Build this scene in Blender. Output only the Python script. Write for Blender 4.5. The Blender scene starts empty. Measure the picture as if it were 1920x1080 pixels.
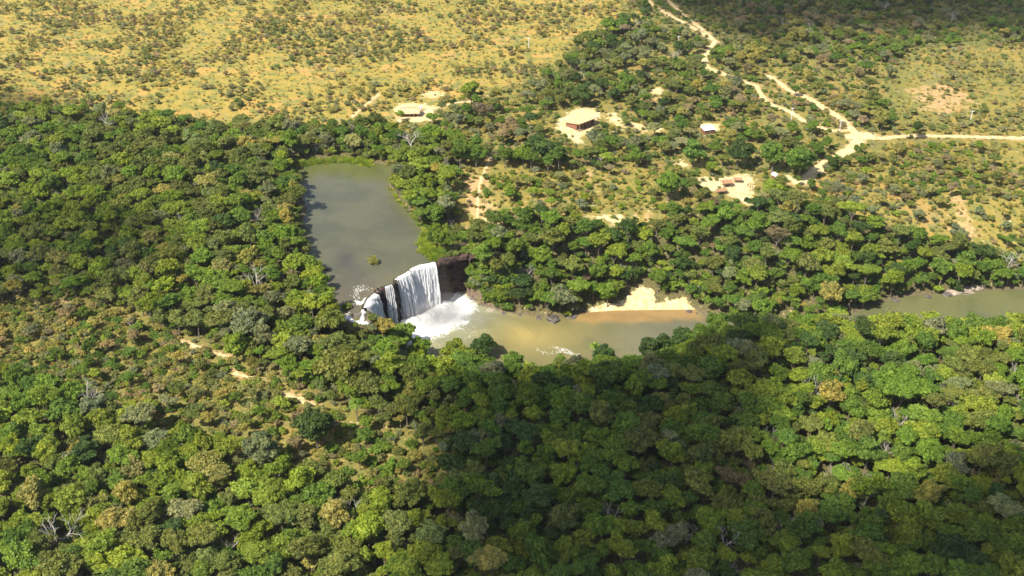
import bpy, math, random
import numpy as np
from math import radians, sin, cos, pi, sqrt, atan2
from mathutils import Vector, Matrix

R = random.Random(7)
NR = np.random.RandomState(11)
scene = bpy.context.scene
COL = scene.collection

# ------------------------------------------------------------------ camera
CAM_H, TILT, FPX = 200.0, radians(31.0), 2058.0
cam_d = bpy.data.cameras.new("camera")
cam_d.sensor_width = 36.0
cam_d.lens = 36.0 * FPX / 1920.0
cam_d.clip_start = 1.0
cam_d.clip_end = 20000.0
cam = bpy.data.objects.new("camera", cam_d)
cam.location = (0, 0, CAM_H)
cam.rotation_euler = (pi / 2 - TILT, 0, 0)
COL.objects.link(cam)
scene.camera = cam

# ------------------------------------------------------------------ light
SUN_EL, SUN_AZ_VEC = radians(50.0), Vector((-0.74, -0.67))     # towards the sun (left, slightly behind the camera)
SUN_AZ_VEC.normalize()
to_sun = Vector((SUN_AZ_VEC.x * cos(SUN_EL), SUN_AZ_VEC.y * cos(SUN_EL), sin(SUN_EL)))
sun_d = bpy.data.lights.new("sun", "SUN")
sun_d.energy = 5.0
sun_d.angle = radians(0.53)
sun_d.color = (1.0, 0.94, 0.82)
sun = bpy.data.objects.new("sun", sun_d)
sun.rotation_euler = to_sun.to_track_quat('Z', 'Y').to_euler()
sun.location = (-300, 300, 500)
COL.objects.link(sun)
world = bpy.data.worlds.new("World")
scene.world = world
world.use_nodes = True
wn = world.node_tree.nodes
wl = world.node_tree.links
wn.clear()
wo = wn.new("ShaderNodeOutputWorld"); wb = wn.new("ShaderNodeBackground"); ws = wn.new("ShaderNodeTexSky")
ws.sky_type = 'NISHITA'; ws.sun_disc = False
ws.sun_elevation = SUN_EL
ws.sun_rotation = atan2(SUN_AZ_VEC.x, SUN_AZ_VEC.y)
ws.air_density = 1.0; ws.dust_density = 1.6
wb.inputs[1].default_value = 0.098
wl.new(ws.outputs[0], wb.inputs[0]); wl.new(wb.outputs[0], wo.inputs[0])
scene.view_settings.view_transform = 'Standard'
scene.view_settings.look = 'None'
scene.view_settings.gamma = 1.0
scene.view_settings.exposure = 1.0
scene.view_settings.use_curve_mapping = False
scene.render.engine = 'CYCLES'
scene.cycles.max_bounces = 6
scene.cycles.diffuse_bounces = 3
scene.cycles.glossy_bounces = 2
scene.cycles.transmission_bounces = 4
scene.cycles.volume_bounces = 0
scene.cycles.transparent_max_bounces = 12
scene.cycles.use_denoising = True
scene.cycles.filter_width = 1.6

# ------------------------------------------------------------------ picture <-> place
def P(px, py, z=0.0):
    """point of the place at height z seen at photograph position px,py (1920x1080)"""
    dx = (px - 960.0) / FPX
    dv = (py - 540.0) / FPX
    fy, fz = cos(TILT), -sin(TILT)
    uy, uz = sin(TILT), cos(TILT)
    ry = fy - dv * uy
    rz = fz - dv * uz
    t = (z - CAM_H) / rz
    return (dx * t, ry * t)

def P3(px, py, z=0.0):
    x, y = P(px, py, z)
    return Vector((x, y, z))

def project(x, y, z):
    x = np.asarray(x, float); y = np.asarray(y, float); z = np.asarray(z, float) - CAM_H
    d = y * cos(TILT) - z * sin(TILT)
    v = y * sin(TILT) + z * cos(TILT)
    return 960 + FPX * x / d, 540 - FPX * v / d, FPX / d

def poly_w(pts, z=0.0):
    return np.array([P(a, b, z) for a, b in pts])

# ------------------------------------------------------------------ numpy helpers
def seg_dist(x, y, pts, closed=False):
    n = len(pts)
    best = np.full(x.shape, 1e18)
    for i in range(n if closed else n - 1):
        ax, ay = pts[i]; bx, by = pts[(i + 1) % n]
        ex, ey = bx - ax, by - ay
        L = ex * ex + ey * ey + 1e-12
        t = np.clip(((x - ax) * ex + (y - ay) * ey) / L, 0, 1)
        d = (x - ax - t * ex) ** 2 + (y - ay - t * ey) ** 2
        best = np.minimum(best, d)
    return np.sqrt(best)

def inside(x, y, pts):
    n = len(pts)
    c = np.zeros(x.shape, bool)
    for i in range(n):
        ax, ay = pts[i]; bx, by = pts[(i + 1) % n]
        if ay == by: continue
        m = ((ay > y) != (by > y)) & (x < (bx - ax) * (y - ay) / (by - ay) + ax)
        c ^= m
    return c

def sdf(x, y, pts):
    d = seg_dist(x, y, pts, True)
    return np.where(inside(x, y, pts), -d, d)

def sstep(a, b, x):
    t = np.clip((x - a) / (b - a), 0, 1)
    return t * t * (3 - 2 * t)

def vnoise(x, y, seed=0):
    xi = np.floor(x).astype(np.int64); yi = np.floor(y).astype(np.int64)
    xf = x - xi; yf = y - yi
    def h(a, b):
        n = (a * 374761393 + b * 668265263 + seed * 1442695041) & 0xffffffff
        n = ((n ^ (n >> 13)) * 1274126177) & 0xffffffff
        return ((n ^ (n >> 16)) & 0xffff) / 65535.0
    u = xf * xf * (3 - 2 * xf); v = yf * yf * (3 - 2 * yf)
    a = h(xi, yi) * (1 - u) + h(xi + 1, yi) * u
    b = h(xi, yi + 1) * (1 - u) + h(xi + 1, yi + 1) * u
    return a * (1 - v) + b * v

def fbm(x, y, sc, oct=3, seed=0):
    s = 0; a = 0.5; t = 0
    for k in range(oct):
        s = s + a * vnoise(x / sc, y / sc, seed + k * 17); t += a
        a *= 0.5; sc *= 0.5
    return s / t

# ------------------------------------------------------------------ the lie of the land (traced on the photograph, set at real heights)
ZR = -18.0          # lower river level
ZL = -0.3           # upper pool level
LIP = [(838, 489), (815.5, 493), (800, 496), (788, 498), (773, 504), (764, 512), (743, 523), (738, 534), (724, 538), (710, 542), (704, 550), (691, 562), (684, 577)]
LIPW = poly_w(LIP, ZL)
LAKE_PX = [(838, 489), (826, 470), (806, 462), (800, 440), (785, 420), (765, 398), (742, 372), (730, 345), (735, 322), (722, 308), (690, 303), (640, 297), (590, 299), (545, 306), (530, 318),
           (555, 335), (565, 360), (572, 390), (565, 430), (575, 465), (592, 500), (610, 535), (625, 565), (640, 592), (662, 598), (684, 577)]
LAKEW = np.array([P(a, b, ZL) for a, b in LAKE_PX] + list(map(tuple, LIPW[::-1][1:-1])))
# lower gorge floor
GORGE_FAR = [(868, 536), (880, 552), (900, 570), (940, 585), (1000, 594), (1040, 600), (1085, 588), (1150, 583), (1230, 582), (1300, 581), (1345, 598), (1400, 606), (1480, 608), (1560, 602), (1610, 584), (1640, 570), (1700, 556), (1800, 549), (1930, 542), (2200, 530)]
GORGE_NEAR = [(2200, 665), (1930, 640), (1800, 634), (1700, 632), (1600, 630), (1500, 630), (1400, 628), (1330, 640), (1270, 672), (1200, 694), (1100, 712), (1000, 715), (900, 706), (820, 702), (760, 684), (715, 660)]
cliffR = [(862, 476), (885, 470)]
GORGEW = np.array(list(map(tuple, LIPW[::-1])) + [P(846, 474, 0), P(862, 464, 0), P(888, 462, 0)] + [P(a, b, ZR) for a, b in GORGE_FAR] + [P(a, b, ZR) for a, b in GORGE_NEAR])
CLIFFW = np.array([P(884, 486, 0), P(880, 476, 0), P(862, 480, 0)] + list(map(tuple, LIPW)))

SAND = [  # pale bare sand (z = plateau)
    [(736, 204), (750, 196), (800, 195), (818, 205), (815, 226), (790, 232), (750, 231), (738, 222)],
    [(790, 178), (820, 170), (835, 176), (815, 190), (792, 188)],
    [(1048, 226), (1062, 212), (1085, 204), (1115, 204), (1135, 222), (1120, 238), (1085, 262), (1105, 266), (1095, 278), (1070, 268), (1060, 256), (1046, 246)],
    [(1140, 205), (1160, 212), (1166, 236), (1170, 250), (1150, 252), (1140, 232)],
    [(1182, 232), (1200, 236), (1222, 244), (1240, 238), (1245, 250), (1205, 252), (1184, 246)],
    [(1222, 166), (1238, 164), (1248, 178), (1240, 184), (1226, 176)],
    [(1255, 306), (1280, 303), (1300, 312), (1282, 320), (1262, 318)],
    [(1300, 340), (1320, 334), (1345, 338), (1372, 330), (1400, 326), (1420, 332), (1424, 350), (1415, 372), (1425, 386), (1402, 392), (1378, 376), (1350, 362), (1325, 362), (1310, 352)],
    [(1462, 330), (1480, 326), (1492, 336), (1485, 346), (1468, 342)],
    [(862, 404), (895, 398), (925, 398), (955, 388), (940, 404), (905, 414), (870, 418)],
    [(1092, 408), (1130, 402), (1168, 404), (1160, 418), (1120, 416)],
    [(915, 288), (932, 288), (930, 300), (918, 298)],
    [(1318, 232), (1350, 234), (1352, 250), (1322, 256), (1312, 246)],
    [(1585, 255), (1612, 245), (1640, 256), (1622, 274), (1600, 286)],
    [(50, 563), (85, 563), (85, 571), (52, 571)], [(118, 566), (140, 568), (172, 580), (160, 586), (125, 574)],
    [(648, 790), (672, 796), (664, 806)],
    [(730, 819), (760, 823), (780, 832), (740, 828)],
]
SOIL = [  # reddish bare soil
    [(880, 320), (905, 310), (915, 330), (908, 370), (935, 385), (925, 408), (895, 408), (872, 380), (868, 345)],
    [(1092, 318), (1130, 325), (1138, 360), (1110, 366), (1098, 345)],
    [(1180, 185), (1225, 170), (1245, 190), (1225, 205), (1190, 205)],
    [(1160, 405), (1235, 400), (1245, 412), (1200, 424), (1165, 420)],
    [(1695, 175), (1750, 158), (1815, 168), (1830, 195), (1790, 222), (1730, 212)],
    [(1490, 335), (1530, 325), (1545, 345), (1510, 358)],
    [(1755, 345), (1785, 345), (1830, 400), (1850, 430), (1810, 430), (1775, 385)],
]
ROADS = [  # (centre line, half width metres)
    ([(1195, -30), (1225, 12), (1265, 36), (1300, 56), (1338, 78)], 1.1),
    ([(1225, -30), (1262, 12), (1290, 38), (1322, 62), (1343, 80)], 0.9),
    ([(1341, 79), (1332, 92), (1322, 108), (1325, 126), (1350, 138), (1385, 152), (1418, 164)], 1.5),
    ([(1418, 164), (1428, 184), (1450, 202), (1480, 212), (1510, 232), (1500, 224)], 1.3),
    ([(1440, 142), (1462, 158), (1478, 172)], 1.2),
    ([(1478, 172), (1520, 190), (1548, 208), (1572, 222), (1592, 240), (1610, 262)], 1.7),
    ([(1605, 262), (1660, 262), (1700, 258), (1760, 259), (1850, 261), (1990, 263)], 1.35),
    ([(1612, 262), (1596, 282), (1565, 300), (1535, 318), (1508, 342), (1490, 344)], 2.6),
    ([(1585, 248), (1560, 248), (1530, 240)], 1.0),
    ([(926, 291), (916, 306), (908, 325), (900, 345), (897, 365), (895, 398)], 0.5),
    ([(340, 645), (372, 655), (405, 667), (428, 672)], 0.5),
    ([(440, 705), (470, 712), (500, 722)], 0.6),
    ([(515, 736), (545, 748), (572, 758), (605, 772)], 0.8),
    ([(660, 222), (690, 196), (712, 178)], 0.5),
    ([(815, 205), (850, 195), (900, 190)], 0.7),
]
BEACH_PX = [(1088, 590), (1100, 574), (1130, 568), (1165, 566), (1184, 555), (1195, 549), (1222, 551), (1232, 565), (1262, 562), (1285, 560), (1303, 574), (1300, 586), (1230, 588), (1150, 590)]
BEACHW = poly_w(BEACH_PX, -16.5)
LEDGE2_PX = [(1760, 553), (1790, 535), (1830, 528), (1850, 540), (1820, 552)]

SANDW = [poly_w(p) for p in SAND]
SOILW = [poly_w(p) for p in SOIL]
ROADW = [(poly_w(p), w) for p, w in ROADS]

# cover zones, photograph outline of each kind of vegetation
SAV = [(-400, -300), (1100, -300), (1190, -10), (1215, 40), (1160, 40), (1080, 90), (1010, 150), (930, 170), (880, 180), (820, 205), (720, 232), (560, 236), (470, 240), (350, 228), (240, 214), (120, 205), (-400, 190)]
RFIELD = [(1700, 80), (1830, 75), (2300, 60), (2300, 260), (1740, 258), (1680, 225), (1668, 165)]
RSCRUB = [(1480, 352), (1560, 318), (1630, 280), (1665, 259), (2300, 256), (2300, 500), (1900, 490), (1820, 470), (1720, 440), (1620, 410), (1550, 395), (1450, 388)]
MSCRUB = [(845, 330), (880, 300), (930, 300), (1010, 310), (1240, 300), (1260, 400), (1240, 425), (1080, 420), (960, 395), (940, 415), (870, 425), (850, 380)]
VILL = [(720, 235), (820, 205), (930, 170), (1080, 90), (1215, 40), (1330, 90), (1700, 60), (1700, 250), (1600, 285), (1480, 352), (1440, 385), (1260, 400), (1240, 300), (930, 285), (850, 260), (740, 255)]
TOPR = [(1100, -300), (2300, -300), (2300, 60), (1900, 80), (1700, 95), (1500, 110), (1340, 95), (1215, 40), (1190, -10)]
LSCRUB = [(-200, 590), (60, 555), (200, 560), (340, 625), (460, 665), (560, 720), (640, 760), (830, 830), (835, 900), (720, 930), (560, 890), (440, 850), (310, 810), (180, 760), (60, 700), (-200, 680)]
LAKE_VIS = [(552, 311), (600, 304), (690, 309), (726, 318), (718, 345), (735, 378), (768, 408), (790, 436), (792, 462), (805, 485), (828, 488), (823, 520), (838, 570), (900, 566), (940, 586), (1040, 602), (1090, 592),
            (1300, 587), (1308, 600), (1275, 622), (1240, 638), (1200, 648), (1170, 662), (1120, 652), (1085, 668), (1000, 660), (940, 648), (880, 640), (815, 640), (790, 612), (752, 596), (712, 592), (700, 600), (655, 600), (640, 598), (662, 580), (648, 552), (632, 528), (606, 492), (582, 458), (594, 430), (592, 402),
            (596, 365), (582, 352), (574, 330)]
RIVER_VIS = [(1640, 572), (1700, 562), (1800, 553), (1940, 546), (1940, 582), (1880, 588), (1800, 580), (1700, 574), (1650, 580)]
BEACH_VIS = [(1098, 586), (1112, 574), (1168, 568), (1186, 546), (1222, 543), (1232, 564), (1262, 566), (1300, 576), (1298, 590)]
CLIFF_VIS = [(820, 492), (842, 484), (870, 477), (868, 495), (858, 510), (848, 540), (832, 560)]

def height(x, y):
    x = np.asarray(x, float); y = np.asarray(y, float)
    sg = sdf(x, y, GORGEW)
    dc = seg_dist(x, y, CLIFFW)
    w = 2.2 + 40.0 * sstep(3.0, 30.0, dc)
    t = np.clip(sg / w, 0, 1)
    s = t * t * (3 - 2 * t)
    rise = 0.62 * s + 0.38 * (1 - (1 - t) ** 2)
    zg = np.where(sg > 0, ZR - 0.1 + (-ZR + 0.1) * rise, ZR - 0.1 - np.minimum(2.0, -sg * 0.5))
    sl = sdf(x, y, LAKEW)
    far = sstep(0, 25, sl) * sstep(20, 60, sg)
    land = 0.12 + 0.25 * sstep(0, 4, sl) + far * (1.6 * (fbm(x, y, 70, 3, 3) - 0.35) + 0.35 * fbm(x, y, 9, 2, 5))
    bump = (fbm(x, y, 7, 2, 9) - 0.5) * 1.2 * (sg > 0) * sstep(0, 5, sg) * (1 - sstep(35, 50, sg)) * sstep(0, 6, sl)
    z = zg + land * sstep(0, 1, t) + bump
    zl = ZL - np.clip(-sl * 0.35, 0.12, 1.6)
    z = np.where(sl < 0, np.minimum(z, zl), z)
    return z

def height1(x, y):
    return float(height(np.array([x]), np.array([y]))[0])

def ground_at(px, py, up=0.0):
    """ground point whose crown/top centre, `up` above ground, is seen at px,py"""
    zz = np.arange(8.0, -19.5, -0.2)
    pts = np.array([P(px, py, z + up) for z in zz])
    hh = height(pts[:, 0], pts[:, 1])
    k = np.nonzero(zz <= hh)[0]
    k = k[0] if len(k) else len(zz) - 1
    return float(pts[k, 0]), float(pts[k, 1]), float(hh[k])

# ------------------------------------------------------------------ materials
def mat(name):
    m = bpy.data.materials.new(name); m.use_nodes = True
    nt = m.node_tree; nt.nodes.clear()
    out = nt.nodes.new("ShaderNodeOutputMaterial")
    return m, nt, out

def nd(nt, t, **kw):
    n = nt.nodes.new(t)
    for k, v in kw.items(): setattr(n, k, v)
    return n

def mixc(nt, a, b, f, mode='MIX'):
    n = nt.nodes.new("ShaderNodeMix"); n.data_type = 'RGBA'; n.blend_type = mode
    for sock, v in ((n.inputs[6], a), (n.inputs[7], b), (n.inputs[0], f)):
        if isinstance(v, bpy.types.NodeSocket): nt.links.new(v, sock)
        elif isinstance(v, (int, float)): sock.default_value = v
        else: sock.default_value = (*v, 1)
    return n.outputs[2]

def noise(nt, scale, detail=4, rough=0.55, coord=None, dist=0.0):
    n = nt.nodes.new("ShaderNodeTexNoise")
    n.inputs['Scale'].default_value = scale; n.inputs['Detail'].default_value = detail
    n.inputs['Roughness'].default_value = rough; n.inputs['Distortion'].default_value = dist
    if coord is not None: nt.links.new(coord, n.inputs['Vector'])
    return n.outputs[0]

def ramp(nt, f, a, b):
    n = nt.nodes.new("ShaderNodeMapRange"); n.interpolation_type = 'SMOOTHSTEP'
    nt.links.new(f, n.inputs[0]); n.inputs[1].default_value = a; n.inputs[2].default_value = b
    return n.outputs[0]

def math_n(nt, op, a, b=None):
    n = nt.nodes.new("ShaderNodeMath"); n.operation = op
    for i, v in enumerate((a, b)):
        if v is None: continue
        if isinstance(v, bpy.types.NodeSocket): nt.links.new(v, n.inputs[i])
        else: n.inputs[i].default_value = v
    return n.outputs[0]

def bsdf(nt, out, col, rough=0.8, bump=None, bump_d=0.1, bump_s=0.5, spec=0.2):
    b = nt.nodes.new("ShaderNodeBsdfPrincipled")
    if isinstance(col, bpy.types.NodeSocket): nt.links.new(col, b.inputs['Base Color'])
    else: b.inputs['Base Color'].default_value = (*col, 1)
    b.inputs['Roughness'].default_value = rough
    b.inputs['Specular IOR Level'].default_value = spec
    if bump is not None:
        bn = nt.nodes.new("ShaderNodeBump"); bn.inputs['Distance'].default_value = bump_d; bn.inputs['Strength'].default_value = bump_s
        nt.links.new(bump, bn.inputs['Height']); nt.links.new(bn.outputs[0], b.inputs['Normal'])
    nt.links.new(b.outputs[0], out.inputs[0])
    return b

def simple(name, col, var=0.25, scale=3.0, rough=0.85, bump=0.05, spec=0.2):
    m, nt, out = mat(name)
    tc = nd(nt, "ShaderNodeTexCoord").outputs['Object']
    f = noise(nt, scale, 5, 0.6, tc)
    c = mixc(nt, tuple(v * (1 - var) for v in col), tuple(min(1, v * (1 + var)) for v in col), ramp(nt, f, 0.3, 0.7))
    bsdf(nt, out, c, rough, f, bump, 0.6, spec)
    return m

def leaf_material(name, per_leaf=0.35, transl=0.33):
    m, nt, out = mat(name)
    at = nd(nt, "ShaderNodeAttribute", attribute_type='INSTANCER', attribute_name='tint')
    gi = nd(nt, "ShaderNodeNewGeometry")
    lv = nd(nt, "ShaderNodeAttribute", attribute_type='GEOMETRY', attribute_name='lv')
    # leaf age: some leaves yellower, some deeper green
    base = mixc(nt, (0.66, 0.76, 0.80), (1.62, 1.46, 1.2), lv.outputs['Fac'])
    c = mixc(nt, at.outputs['Color'], base, 1.0, 'MULTIPLY')
    b = nd(nt, "ShaderNodeBsdfPrincipled")
    nt.links.new(c, b.inputs['Base Color']); b.inputs['Roughness'].default_value = 0.55
    b.inputs['Specular IOR Level'].default_value = 0.22
    t = nd(nt, "ShaderNodeBsdfTranslucent")
    c2 = mixc(nt, c, (1.25, 1.25, 0.55), 1.0, 'MULTIPLY')
    nt.links.new(c2, t.inputs[0])
    mx = nd(nt, "ShaderNodeMixShader"); mx.inputs[0].default_value = transl + 0.05
    nt.links.new(b.outputs[0], mx.inputs[1]); nt.links.new(t.outputs[0], mx.inputs[2])
    nt.links.new(mx.outputs[0], out.inputs[0])
    return m

M_LEAF = leaf_material("foliage")
M_BARK = simple("bark", (0.16, 0.13, 0.10), 0.35, 2.0, 0.9, 0.05)
M_PALEBARK = simple("weathered_bark", (0.36, 0.33, 0.29), 0.25, 2.0, 0.85, 0.03)
M_ROCK = None

def ground_material():
    m, nt, out = mat("ground_cover")
    tc = nd(nt, "ShaderNodeNewGeometry").outputs['Position']
    mk = nd(nt, "ShaderNodeAttribute", attribute_type='GEOMETRY', attribute_name='cover')
    mk2 = nd(nt, "ShaderNodeAttribute", attribute_type='GEOMETRY', attribute_name='cover2')
    sp = nd(nt, "ShaderNodeSeparateColor"); nt.links.new(mk.outputs['Color'], sp.inputs[0])
    sp2 = nd(nt, "ShaderNodeSeparateColor"); nt.links.new(mk2.outputs['Color'], sp2.inputs[0])
    n1 = noise(nt, 0.035, 5, 0.6, tc)
    n2 = noise(nt, 0.16, 5, 0.65, tc)
    n3 = noise(nt, 1.3, 4, 0.7, tc)
    n4 = noise(nt, 0.07, 4, 0.6, tc, 1.0)
    gold = mixc(nt, (0.255, 0.195, 0.042), (0.345, 0.26, 0.060), ramp(nt, n3, 0.35, 0.65))
    orange = mixc(nt, (0.40, 0.23, 0.065), (0.48, 0.29, 0.09), ramp(nt, n3, 0.4, 0.7))
    green = mixc(nt, (0.13, 0.145, 0.042), (0.22, 0.205, 0.055), ramp(nt, n3, 0.35, 0.65))
    c = mixc(nt, gold, green, ramp(nt, n2, 0.46, 0.60))
    c = mixc(nt, c, orange, math_n(nt, 'MULTIPLY', ramp(nt, n1, 0.50, 0.64), ramp(nt, n2, 0.56, 0.42)))
    c = mixc(nt, c, (0.24, 0.20, 0.10), math_n(nt, 'MULTIPLY', ramp(nt, n4, 0.55, 0.72), 0.55))
    # greener sward where watered
    c = mixc(nt, c, mixc(nt, (0.07, 0.09, 0.025), (0.22, 0.21, 0.055), ramp(nt, noise(nt, 0.9, 5, 0.75, tc), 0.35, 0.65)), sp2.outputs[0])
    # forest floor
    floor = mixc(nt, (0.07, 0.065, 0.028), (0.16, 0.14, 0.055), ramp(nt, n3, 0.35, 0.7))
    c = mixc(nt, c, floor, sp.outputs[2])
    # red soil
    soil = mixc(nt, (0.34, 0.215, 0.095), (0.46, 0.31, 0.145), ramp(nt, n3, 0.35, 0.65))
    sm = ramp(nt, math_n(nt, 'ADD', sp.outputs[1], math_n(nt, 'MULTIPLY', math_n(nt, 'SUBTRACT', noise(nt, 0.25, 5, 0.7, tc), 0.5), 3.0)), 0.35, 0.8)
    c = mixc(nt, c, soil, sm)
    # sand
    sand = mixc(nt, (0.50, 0.36, 0.17), (0.66, 0.52, 0.29), ramp(nt, noise(nt, 0.5, 5, 0.6, tc), 0.35, 0.65))
    sn = ramp(nt, math_n(nt, 'ADD', sp.outputs[0], math_n(nt, 'MULTIPLY', math_n(nt, 'SUBTRACT', noise(nt, 0.45, 6, 0.8, tc), 0.5), 3.6)), 0.36, 0.66)
    c = mixc(nt, c, sand, sn)
    # rock
    rk = mixc(nt, (0.07, 0.055, 0.045), (0.20, 0.14, 0.10), ramp(nt, n3, 0.3, 0.7))
    c = mixc(nt, c, rk, sp2.outputs[1])
    h = math_n(nt, 'ADD', n3, math_n(nt, 'MULTIPLY', noise(nt, 4.0, 3, 0.6, tc), 0.5))
    bsdf(nt, out, c, 0.95, h, 0.5, 0.7, 0.1)
    return m

def rock_material(name, a, b):
    m, nt, out = mat(name)
    tc = nd(nt, "ShaderNodeNewGeometry").outputs['Position']
    mp = nd(nt, "ShaderNodeMapping"); mp.inputs['Scale'].default_value = (0.35, 0.35, 2.2)
    nt.links.new(tc, mp.inputs[0])
    n1 = noise(nt, 1.0, 6, 0.65, mp.outputs[0], 0.5)
    n2 = noise(nt, 1.6, 6, 0.7, tc)
    c = mixc(nt, a, b, ramp(nt, n1, 0.35, 0.65))
    c = mixc(nt, c, tuple(v * 0.45 for v in a), ramp(nt, n2, 0.55, 0.7))
    bsdf(nt, out, c, 0.75, math_n(nt, 'ADD', n1, n2), 0.5, 0.9, 0.3)
    return m

M_GROUND = ground_material()
M_CLIFF = rock_material("wet_cliff_rock", (0.028, 0.022, 0.020), (0.105, 0.058, 0.042))
M_ROCK = rock_material("river_rock", (0.06, 0.055, 0.05), (0.17, 0.14, 0.115))
M_PALEROCK = rock_material("pale_rock", (0.26, 0.21, 0.16), (0.42, 0.34, 0.26))

def sand_material():
    m, nt, out = mat("pale_sand")
    tc = nd(nt, "ShaderNodeNewGeometry").outputs['Position']
    n = noise(nt, 0.6, 5, 0.65, tc)
    c = mixc(nt, (0.44, 0.31, 0.14), (0.62, 0.49, 0.27), ramp(nt, n, 0.35, 0.62))
    bsdf(nt, out, c, 0.95, noise(nt, 3, 4, 0.6, tc), 0.2, 0.6, 0.1)
    return m
M_SAND = sand_material()

def water_material(name, rough, silt=True):
    m, nt, out = mat(name)
    tc = nd(nt, "ShaderNodeNewGeometry").outputs['Position']
    at = nd(nt, "ShaderNodeAttribute", attribute_type='GEOMETRY', attribute_name='silt')
    n = noise(nt, 0.06, 4, 0.6, tc, 0.6)
    c = mixc(nt, at.outputs['Color'], mixc(nt, at.outputs['Color'], (0.78, 0.82, 0.85), 1.0, 'MULTIPLY'), ramp(nt, n, 0.4, 0.65))
    b = nd(nt, "ShaderNodeBsdfPrincipled")
    nt.links.new(c, b.inputs['Base Color']); b.inputs['Roughness'].default_value = rough
    b.inputs['IOR'].default_value = 1.33; b.inputs['Specular IOR Level'].default_value = 0.5
    fm = nd(nt, "ShaderNodeAttribute", attribute_type='GEOMETRY', attribute_name='foam')
    fn = noise(nt, 0.55, 6, 0.72, tc, 1.2)
    fmask = ramp(nt, math_n(nt, 'ADD', fm.outputs['Fac'], math_n(nt, 'MULTIPLY', math_n(nt, 'SUBTRACT', fn, 0.5), 1.3)), 0.42, 0.95)
    c = mixc(nt, c, (0.90, 0.90, 0.88), fmask)
    nt.links.new(c, b.inputs['Base Color'])
    mp = nd(nt, "ShaderNodeMapping"); mp.inputs['Scale'].default_value = (0.7, 1.3, 1)
    nt.links.new(tc, mp.inputs[0])
    w = math_n(nt, 'ADD', noise(nt, 1.1, 3, 0.5, mp.outputs[0]), math_n(nt, 'MULTIPLY', noise(nt, 0.22, 2, 0.5, tc), 1.5))
    bn = nd(nt, "ShaderNodeBump"); bn.inputs['Distance'].default_value = 0.12; bn.inputs['Strength'].default_value = 0.5
    nt.links.new(w, bn.inputs['Height']); nt.links.new(bn.outputs[0], b.inputs['Normal'])
    nt.links.new(b.outputs[0], out.inputs[0])
    return m
M_POOL = water_material("still_murky_water", 0.12)
M_RIVER = water_material("silty_river_water", 0.2)

def fall_material(name, a, b):
    m, nt, out = mat(name)
    tc = nd(nt, "ShaderNodeNewGeometry").outputs['Position']
    mp = nd(nt, "ShaderNodeMapping"); mp.inputs['Scale'].default_value = (1.6, 1.6, 0.12)
    nt.links.new(tc, mp.inputs[0])
    n = noise(nt, 1.3, 5, 0.65, mp.outputs[0])
    c = mixc(nt, a, b, ramp(nt, n, 0.32, 0.62))
    p = bsdf(nt, out, c, 0.5, n, 0.3, 0.6, 0.3)
    t = nd(nt, "ShaderNodeBsdfTranslucent"); nt.links.new(c, t.inputs[0])
    mx = nd(nt, "ShaderNodeMixShader"); mx.inputs[0].default_value = 0.55
    nt.links.new(p.outputs[0], mx.inputs[1]); nt.links.new(t.outputs[0], mx.inputs[2]); nt.links.new(mx.outputs[0], out.inputs[0])
    return m
M_FALL = fall_material("falling_water", (0.84, 0.85, 0.86), (0.95, 0.95, 0.95))
M_FOAM = fall_material("white_foam", (0.86, 0.87, 0.85), (0.93, 0.93, 0.91))

def volume_material(name, col, dens):
    m, nt, out = mat(name)
    v = nd(nt, "ShaderNodeVolumePrincipled")
    v.inputs['Color'].default_value = (*col, 1); v.inputs['Density'].default_value = dens
    v.inputs['Anisotropy'].default_value = 0.2
    nt.links.new(v.outputs[0], out.inputs['Volume'])
    return m

# ------------------------------------------------------------------ object helpers
def link(o, parent=None):
    COL.objects.link(o)
    if parent is not None: o.parent = parent
    return o

def mesh_of(name, verts, faces, mats, mi=None, smooth=False):
    me = bpy.data.meshes.new(name)
    me.from_pydata([tuple(v) for v in verts], [], [tuple(f) for f in faces])
    for m in (mats if isinstance(mats, (list, tuple)) else [mats]): me.materials.append(m)
    if mi is not None: me.polygons.foreach_set('material_index', list(mi))
    if smooth: me.polygons.foreach_set('use_smooth', [True] * len(me.polygons))
    me.update()
    return me

def add(name, me, parent=None, label=None, cat=None, group=None, kind=None, loc=None, rotz=None):
    o = bpy.data.objects.new(name, me)
    if label: o['label'] = label
    if cat: o['category'] = cat
    if group: o['group'] = group
    if kind: o['kind'] = kind
    if loc is not None: o.location = loc
    if rotz is not None: o.rotation_euler = (0, 0, rotz)
    return link(o, parent)

def thing(name, label, cat, loc, rotz=0.0, group=None, scale=None):
    o = bpy.data.objects.new(name, None)
    o.empty_display_size = 0.5
    o.location = loc; o.rotation_euler = (0, 0, rotz)
    if scale: o.scale = scale
    o['label'] = label; o['category'] = cat
    if group: o['group'] = group
    return link(o)

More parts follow.
